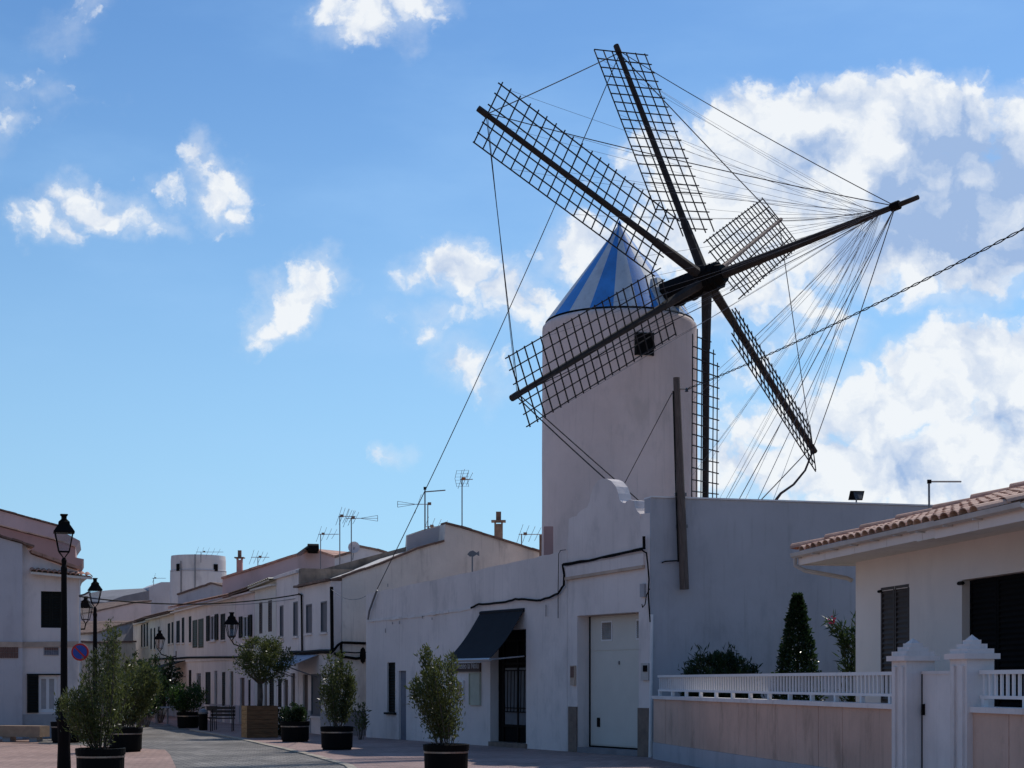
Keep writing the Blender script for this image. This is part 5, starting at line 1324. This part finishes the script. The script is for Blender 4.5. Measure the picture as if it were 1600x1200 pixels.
# string course
band(LP, [(35.2, 1003), (122, 1002)], .16, 0, .06, 'string_course', stringm, lh)
for v_ in (.25,):
    u0, z0 = LP.uz(-80, 1004, v_); u1, z1 = LP.uz(35, 1003, v_); MB().wbox(LP, u0, u1, v_, v_ + .05, z1 - .16, z1).build('string_course', stringm, lh)
u0, u1, a, b = HL_[0]; o = MB().wbox(LP, u0, u1, -.14, -.1, a, b).build('window', dark, lh); um = (u0 + u1) / 2
louvre(LP, u0 + .01, um - .005, -.1, a, b, o, shutter); louvre(LP, um + .005, u1 - .01, -.1, a, b, o, shutter)
u0, u1, a, b = HL_[1]; o = window(LP, (u0, u1, a, b), lh, pane=curtain, rev=.12, fw=.09)
louvre(LP, u0 - .33, u0 + .0, .02, a - .02, b + .02, o, shutter)
MB().wbox(LP, u0 - .34, u1 + .1, .0, .05, b + .022, b + .06).build('shutter_rail', black, o)
MB().wbox(LP, LP.uz(34.5, 1100)[0], LP.uz(122, 1100)[0], 0, .03, -.05, .72).build('plinth', plinthl, lh)
MB().tube(LP.at(124.5, 905, .05), LP.at(124.5, 1100, .05), .03, n=6).build('downpipe', white, lh)
for lab, a_, v_ in (('wide brown tile plaque on the wing of the corner house', (-4, 1011.5, 28.5, 1028), .25), ('small street name plaque beside the lamp post on the corner house', (69, 1012, 91, 1023), 0.0)):
    u0, z0 = LP.uz(a_[0], a_[3], v_); u1, z1 = LP.uz(a_[2], a_[1], v_); t = thing('wall_plaque', lab, 'plaque', LP.w(u0, v_, z0))
    nt_ = 6 if v_ == 0 else 9; zm_ = z0 + (z1 - z0) * (.62 if v_ == 0 else .5)
    for i in range(nt_):
        a, b = u0 + (u1 - u0) * i / nt_, u0 + (u1 - u0) * (i + 1) / nt_
        MB().wbox(LP, a + .004, b - .004, v_ + .003, v_ + .03, z0, zm_ - .003).build('tile', mat('slate_tile', (.16, .16, .19), .5, .3, 14) if v_ == 0 else tilep, t)
        MB().wbox(LP, a + .004, b - .004, v_ + .003, v_ + .03, zm_ + .003, z1).build('tile', tilep, t)
    if v_ == 0:
        MB().wbox(LP, u0 - .02, u1 + .02, .003, .02, z0 - .02, z1 + .02).build('border', plinthl, t)
# pink house behind
PW = Wall(-80, 60.72, 131, 62.0)
block('pink_house', 'pink rendered house with stepped cornice behind the corner house', 'house', PW, [(-80, 800), (0, 823), (50, 836), (101, 848.5), (118, 856), (118, 871), (131, 873.5), (128, 879), (120, 887), (117, 890)], pinkp, 5, None)
ph = bpy.data.objects['pink_house']
verge(PW, [(-80, 799), (0, 822), (101, 848), (118, 855)], terral, 'verge_tiles', ph, .05, .1, .6)
PW2 = Wall(-80, 68.6, 131, 70.0)
block('upper_pink_house', 'higher dusky pink house, furthest back of the left group', 'house', PW2, [(-80, 776), (0, 798), (92, 823), (104, 834), (125, 845), (118, 855), (118, 870)], pinkw, 5, None)
verge(PW2, [(-80, 775), (0, 797), (92, 822)], terrad, 'verge_tiles', bpy.data.objects['upper_pink_house'], .06, .1, .6)
# stone bench
sb = G(20, 1159); t = thing('stone_bench', 'long low stone bench in front of the corner house', 'bench', sb)
e_ = G(62, 1159.5); s_ = G(-60, 1158)
d_ = (e_ - s_).normalized(); nb = Vector((-d_.y, d_.x, 0))
MB().prism([s_ + Vector((0, 0, .14)), e_ + Vector((0, 0, .14)), e_ + Vector((0, 0, .45)), s_ + Vector((0, 0, .45))], nb * .5).build('seat', benchm, t)
for f in (.12, .5, .84): q = s_.lerp(e_, f) + nb * .1; MB().prism([q, q + d_ * .25, q + d_ * .25 + nb * .3, q + nb * .3], (0, 0, .14)).build('leg', plinthl, t)

# no-parking sign
ns = Vector(((126 - CX) / F * 46, 46, 0)); t = thing('no_parking_sign', 'round blue and red no-parking sign on a grey post', 'sign', ns)
zc_ = EYE + (HZ - 1019) / F * 46
MB().tube(ns, ns + Vector((0, 0, zc_ + .28)), .03, n=8).build('post', alum, t)
def disc(r, y0, y1, m, nm, par): return MB().tube(Vector((ns.x, y0, zc_)), Vector((ns.x, y1, zc_)), r, n=28).build(nm, m, par)
fc_ = disc(.25, 45.93, 45.96, redm, 'sign_face', t); disc(.20, 45.915, 45.93, bluem, 'blue_disc', fc_)
MB().box((ns.x, 45.908, zc_), (.142, 0, -.142), (0, .005, 0), (.016, 0, .016)).build('red_slash', redm, fc_)
# street cable
tube_thing('street_cable', 'dark cable strung across the street from the corner house to the gabled house', 'cable', sag(P(124, 932, 48.3), P(468, 928.5, 54), .28, 18), .021, black)
tube_thing('thin_street_wire', 'thin wire sagging below the dark street cable', 'cable', sag(P(300, 944, 66), P(470, 934, 54), .12, 12), .012, zinc)
MB_ = tube_thing('lamp_bracket', 'thin bracket bar on the corner house below its eave', 'bracket', [P(124, 931, 48.3), P(132, 929, 48.1), P(139, 925, 48)], .03, zinc)

# ------------------------------------------------------------------ planters and plants
def make_planter(loc, label):
    t = thing('round_planter', label, 'planter', loc, 'round black planters'); L_ = Vector(loc)
    MB().lathe(L_, [(.355, 0), (.36, .05), (.385, .06), (.395, .47), (.41, .475), (.415, .58), (.385, .585), (.375, .52), (.0, .51)], 28).build('pot', blackp, t)
    MB().lathe(L_, [(.394, .425), (.402, .43), (.402, .458), (.396, .463)], 28).build('steel_band', bandm, t)
    MB().lathe(L_, [(.0, .53), (.2, .535), (.374, .525)], 20).build('soil', soil, t)
    return t
def gp_(px, d): return Vector(((px - CX) / F * d, d, 0))
pA = make_planter(gp_(697, 28.6), 'round black planter in front of the white building, nearest on the right')
pots = [(157, 26.9, 'round black planter nearest on the left, beside the lamp post'), (526.5, 39.8, 'round black planter in front of the gabled house corner'),
        (461, 45.0, 'round black planter holding the low clipped shrub'), (196, 38.7, 'round black planter on the left at the road edge, behind the nearest'),
        (103, 44.5, 'round black planter half hidden behind the lamp post'), (294, 58.5, 'round black planter farthest up the street by the litter bin')]
PP = {697: gp_(697, 28.6)}
for px, d, lab in pots: copy_tree(pA, gp_(px, d), lab, rz=random.uniform(0, 6)); PP[px] = gp_(px, d)
up3 = lambda v, z: Vector((v.x, v.y, z))
shrub('olive_shrub', 'bushy two-peaked shrub in the planter before the white building', up3(PP[697], .52), 1.92, .54, 22, 5600, olive, .085, .027, .16, .25, .12, bias=-.20, shape=lambda x: .80 if x < -.48 else (1.02 if x < -.22 else (.84 if x < -.08 else 1.12)))
shrub('olive_shrub', 'large airy olive shrub beside the near lamp post', up3(PP[157], .52), 2.25, .60, 26, 6600, olive, .085, .022, .16, .45, .12, bias=-.08, shape=lambda x: .62 if x < -.2 else (.85 if x < -.02 else 1.08))
shrub('olive_shrub', 'upright olive shrub before the gabled house', up3(PP[526.5], .52), 1.95, .48, 17, 4400, olive, .095, .032, .16, .4, .12)
shrub('olive_shrub', 'dark olive shrub in the planter behind the nearest left one', up3(PP[196], .52), 1.9, .60, 22, 6200, olive, .10, .030, .16, .5, .14, bias=.2)
shrub('clipped_shrub', 'low rounded clipped shrub in the planter beside the timber box', up3(PP[461], .5), .62, .36, 26, 2600, darkg, .07, .04, .2, .3, .05)
shrub('small_shrub', 'low shrub in the planter behind the lamp post', up3(PP[103], .5), .75, .36, 20, 1500, darkg, .09, .035, .15, .4, .1)
shrub('leafy_shrub', 'bright green spreading shrub in the farthest planter', up3(PP[294], .5), 1.2, .75, 26, 3000, green, .14, .045, .15, .7, .15)
# far greenery along the left of the street
shrub('street_tree', 'dark loose tree behind the near left shrubs', gp_(214, 52), 2.9, .85, 26, 3200, darkg, .13, .05, .12, .3, .30)
shrub('street_tree', 'smaller dark tree farther up the street', gp_(250, 66), 3.0, .9, 24, 2600, darkg, .15, .06, .12, .3, .32)
shrub('street_tree', 'low dark tree at the far end of the visible street', gp_(228, 60), 2.6, .8, 24, 2400, darkg, .14, .06, .12, .3, .25)
shrub('street_tree', 'loose olive tree rising behind the near left shrub', gp_(182, 48), 3.2, .7, 22, 2200, olive, .12, .04, .12, .3, .35)
shrub('wall_plant', 'sprig of leaves climbing against the gabled house plinth', gp_(562, 46.6), 1.15, .32, 9, 260, olive, .13, .045, .1, .6, .4)
shrub('hanging_plant', 'small bush beside the timber box at the clipped shrub', gp_(436, 49.5), .95, .2, 10, 700, darkg, .09, .04, .1, .4, .1)

# timber box with tree
bx = gp_(405.5, 48.6); t = thing('timber_planter', 'square planter box of oiled horizontal boards', 'planter', bx)
ang = R(20); ex = Vector((math.cos(ang), math.sin(ang), 0)); ey = Vector((-ex.y, ex.x, 0)); hs_ = .47
for k, (n_, tdir) in enumerate(((-ey, ex), (ey, ex), (-ex, ey), (ex, ey))):
    for i in range(7):
        c = bx + n_ * (hs_ - .015) + Vector((0, 0, .08 + i * .137)); l_ = hs_ if k < 2 else hs_ - .032
        MB().box(c, tdir * l_, n_ * .015, Vector((0, 0, .064))).build('board', crate if k != 2 else crate_lit, t)  # left face coloured paler to look lit
for sx in (-1, 1):
    for sy in (-1, 1): MB().box(bx + ex * sx * (hs_ - .07) + ey * sy * (hs_ - .07) + Vector((0, 0, .46)), ex * .035, ey * .035, Vector((0, 0, .46))).build('corner_post', crate, t)
MB().box(bx + Vector((0, 0, .86)), ex * (hs_ - .035), ey * (hs_ - .035), Vector((0, 0, .02))).build('soil', soil, t)
t = thing('potted_olive_tree', 'round-headed olive tree growing in the timber box', 'tree', up3(bx, .86)); b0 = up3(bx, .86)
tr = MB(); fk = b0 + Vector((.02, 0, .78)); tr.path([b0, b0 + Vector((.03, 0, .4)), fk], .085, 8, .07)
for dx, dz, dy in ((-.55, 1.0, .1), (-.35, 1.35, -.2), (.0, 1.5, .1), (.4, 1.25, -.1), (.65, .95, .15), (-.15, 1.2, .35)):
    e = fk + Vector((dx, dy, dz * .62)); tr.path([fk, fk.lerp(e, .5) + Vector((dx * .12, 0, -.05)), e], .05, 6, .015)
tr.build('trunk', bark, t, smooth=True)
cc = Vector(((411 - CX) / F * 48.6, 48.6, EYE + (HZ - 1031) / F * 48.6))
tree_crown(t, cc, .80, .75, .62, 100, 62, olive, .10, .034)

# litter bin, bollard, bench, café furniture
bn_ = gp_(317.5, 55.5); t = thing('litter_bin', 'narrow dark litter bin with a hooded top by the far planter', 'litter bin', bn_)
MB().lathe(bn_, [(.13, 0), (.15, .03), (.16, .55), (.17, .58)], 16).build('body', black, t)
MB().lathe(bn_, [(.175, .58), (.18, .64), (.13, .72), (.03, .76)], 16).build('lid', zinc, t)
bl = gp_(244, 66); t = thing('bollard', 'pale stone bollard at the road edge up the street', 'bollard', bl)
MB().lathe(bl, [(.10, 0), (.10, .72), (.085, .76), (.10, .80), (.06, .86), (.0, .88)], 14).build('shaft', plinthl, t)
bb = gp_(347, 54.5); t = thing('slatted_bench', 'slatted wooden bench with iron legs left of the timber box', 'bench', bb)
bdx = Vector((FPW.D.x, FPW.D.y, 0)); bdn = Vector((FPW.N.x, FPW.N.y, 0)); bdx = Vector((.93, .05, 0)).normalized(); bdn = Vector((-bdx.y, bdx.x, 0)) * -1
for i in range(4): MB().box(bb + bdn * (.2 - i * .12) + Vector((0, 0, .45)), bdx * .42, bdn * .045, Vector((0, 0, .018))).build('seat_slat', shutterb, t)
for i in range(3): MB().box(bb - bdn * .26 + Vector((0, 0, .56 + i * .12)), bdx * .42, bdn * .015, Vector((0, 0, .045))).build('back_slat', shutterb, t)
for s in (-.36, .36):
    MB().tube(bb + bdx * s + bdn * .2, bb + bdx * s + bdn * .2 + Vector((0, 0, .45)), .018, n=6).build('leg', black, t)
    MB().path([bb + bdx * s - bdn * .24, bb + bdx * s - bdn * .22 + Vector((0, 0, .45)), bb + bdx * s - bdn * .28 + Vector((0, 0, .86))], .018, 6).build('leg', black, t)
ch = gp_(329, 56); t = thing('iron_chair', 'thin iron chair beside the slatted bench', 'chair', ch)
MB().abox(ch.x - .2, ch.x + .2, ch.y - .2, ch.y + .2, .43, .46).build('seat', shutterb, t)
for sx in (-.18, .18):
    for sy in (-.18, .18): MB().tube((ch.x + sx, ch.y + sy, 0), (ch.x + sx * .9, ch.y + sy * .9, .43), .014, n=5).build('leg', black, t)
cbk = MB(); cbk.tube((ch.x - .18, ch.y + .18, .43), (ch.x - .18, ch.y + .24, .85), .014, n=5); cbk.tube((ch.x + .18, ch.y + .18, .43), (ch.x + .18, ch.y + .24, .85), .014, n=5)
cbk.abox(ch.x - .18, ch.x + .18, ch.y + .22, ch.y + .25, .68, .84); cbk.build('backrest', shutterb, t)
# parked bicycle-like scooter far up: low round café table
tb = gp_(262, 62); t = thing('cafe_table', 'low grey café table beside the road up the street', 'table', tb)
MB().lathe(tb, [(.0, .68), (.40, .68), (.41, .70), (.40, .72), (.0, .72)], 18).build('tabletop', plinthl, t)
MB().tube(tb, tb + Vector((0, 0, .68)), .03, n=8).build('column', zinc, t); MB().lathe(tb, [(.22, 0), (.2, .03), (.04, .06)], 14).build('foot', zinc, t)
# dark awning far up the street
u0, z0 = FPW.uz(272, 1033); u1, _ = FPW.uz(291, 1031); t = thing('awning', 'black folding awning far up the street above the café front', 'awning', FPW.w(u0, 0, z0))
V2 = 2.3; zl = FPW.uz(250, 1053, V2)[1]
MB().prism([FPW.w(u0, .02, z0), FPW.w(u1, .02, z0), FPW.w(u1, V2, zl), FPW.w(u0, V2, zl)], (0, 0, -.03)).build('canopy', black, t)
MB().tube(FPW.w(u0, V2, zl), FPW.w(u1, V2, zl), .04, n=6).build('front_bar', alum, t)
for uu in (u0 + .05, u1 - .05): MB().tube(FPW.w(uu, .02, zl - .1), FPW.w(uu, V2, zl - .03), .02, n=5).build('arm', zinc, t)
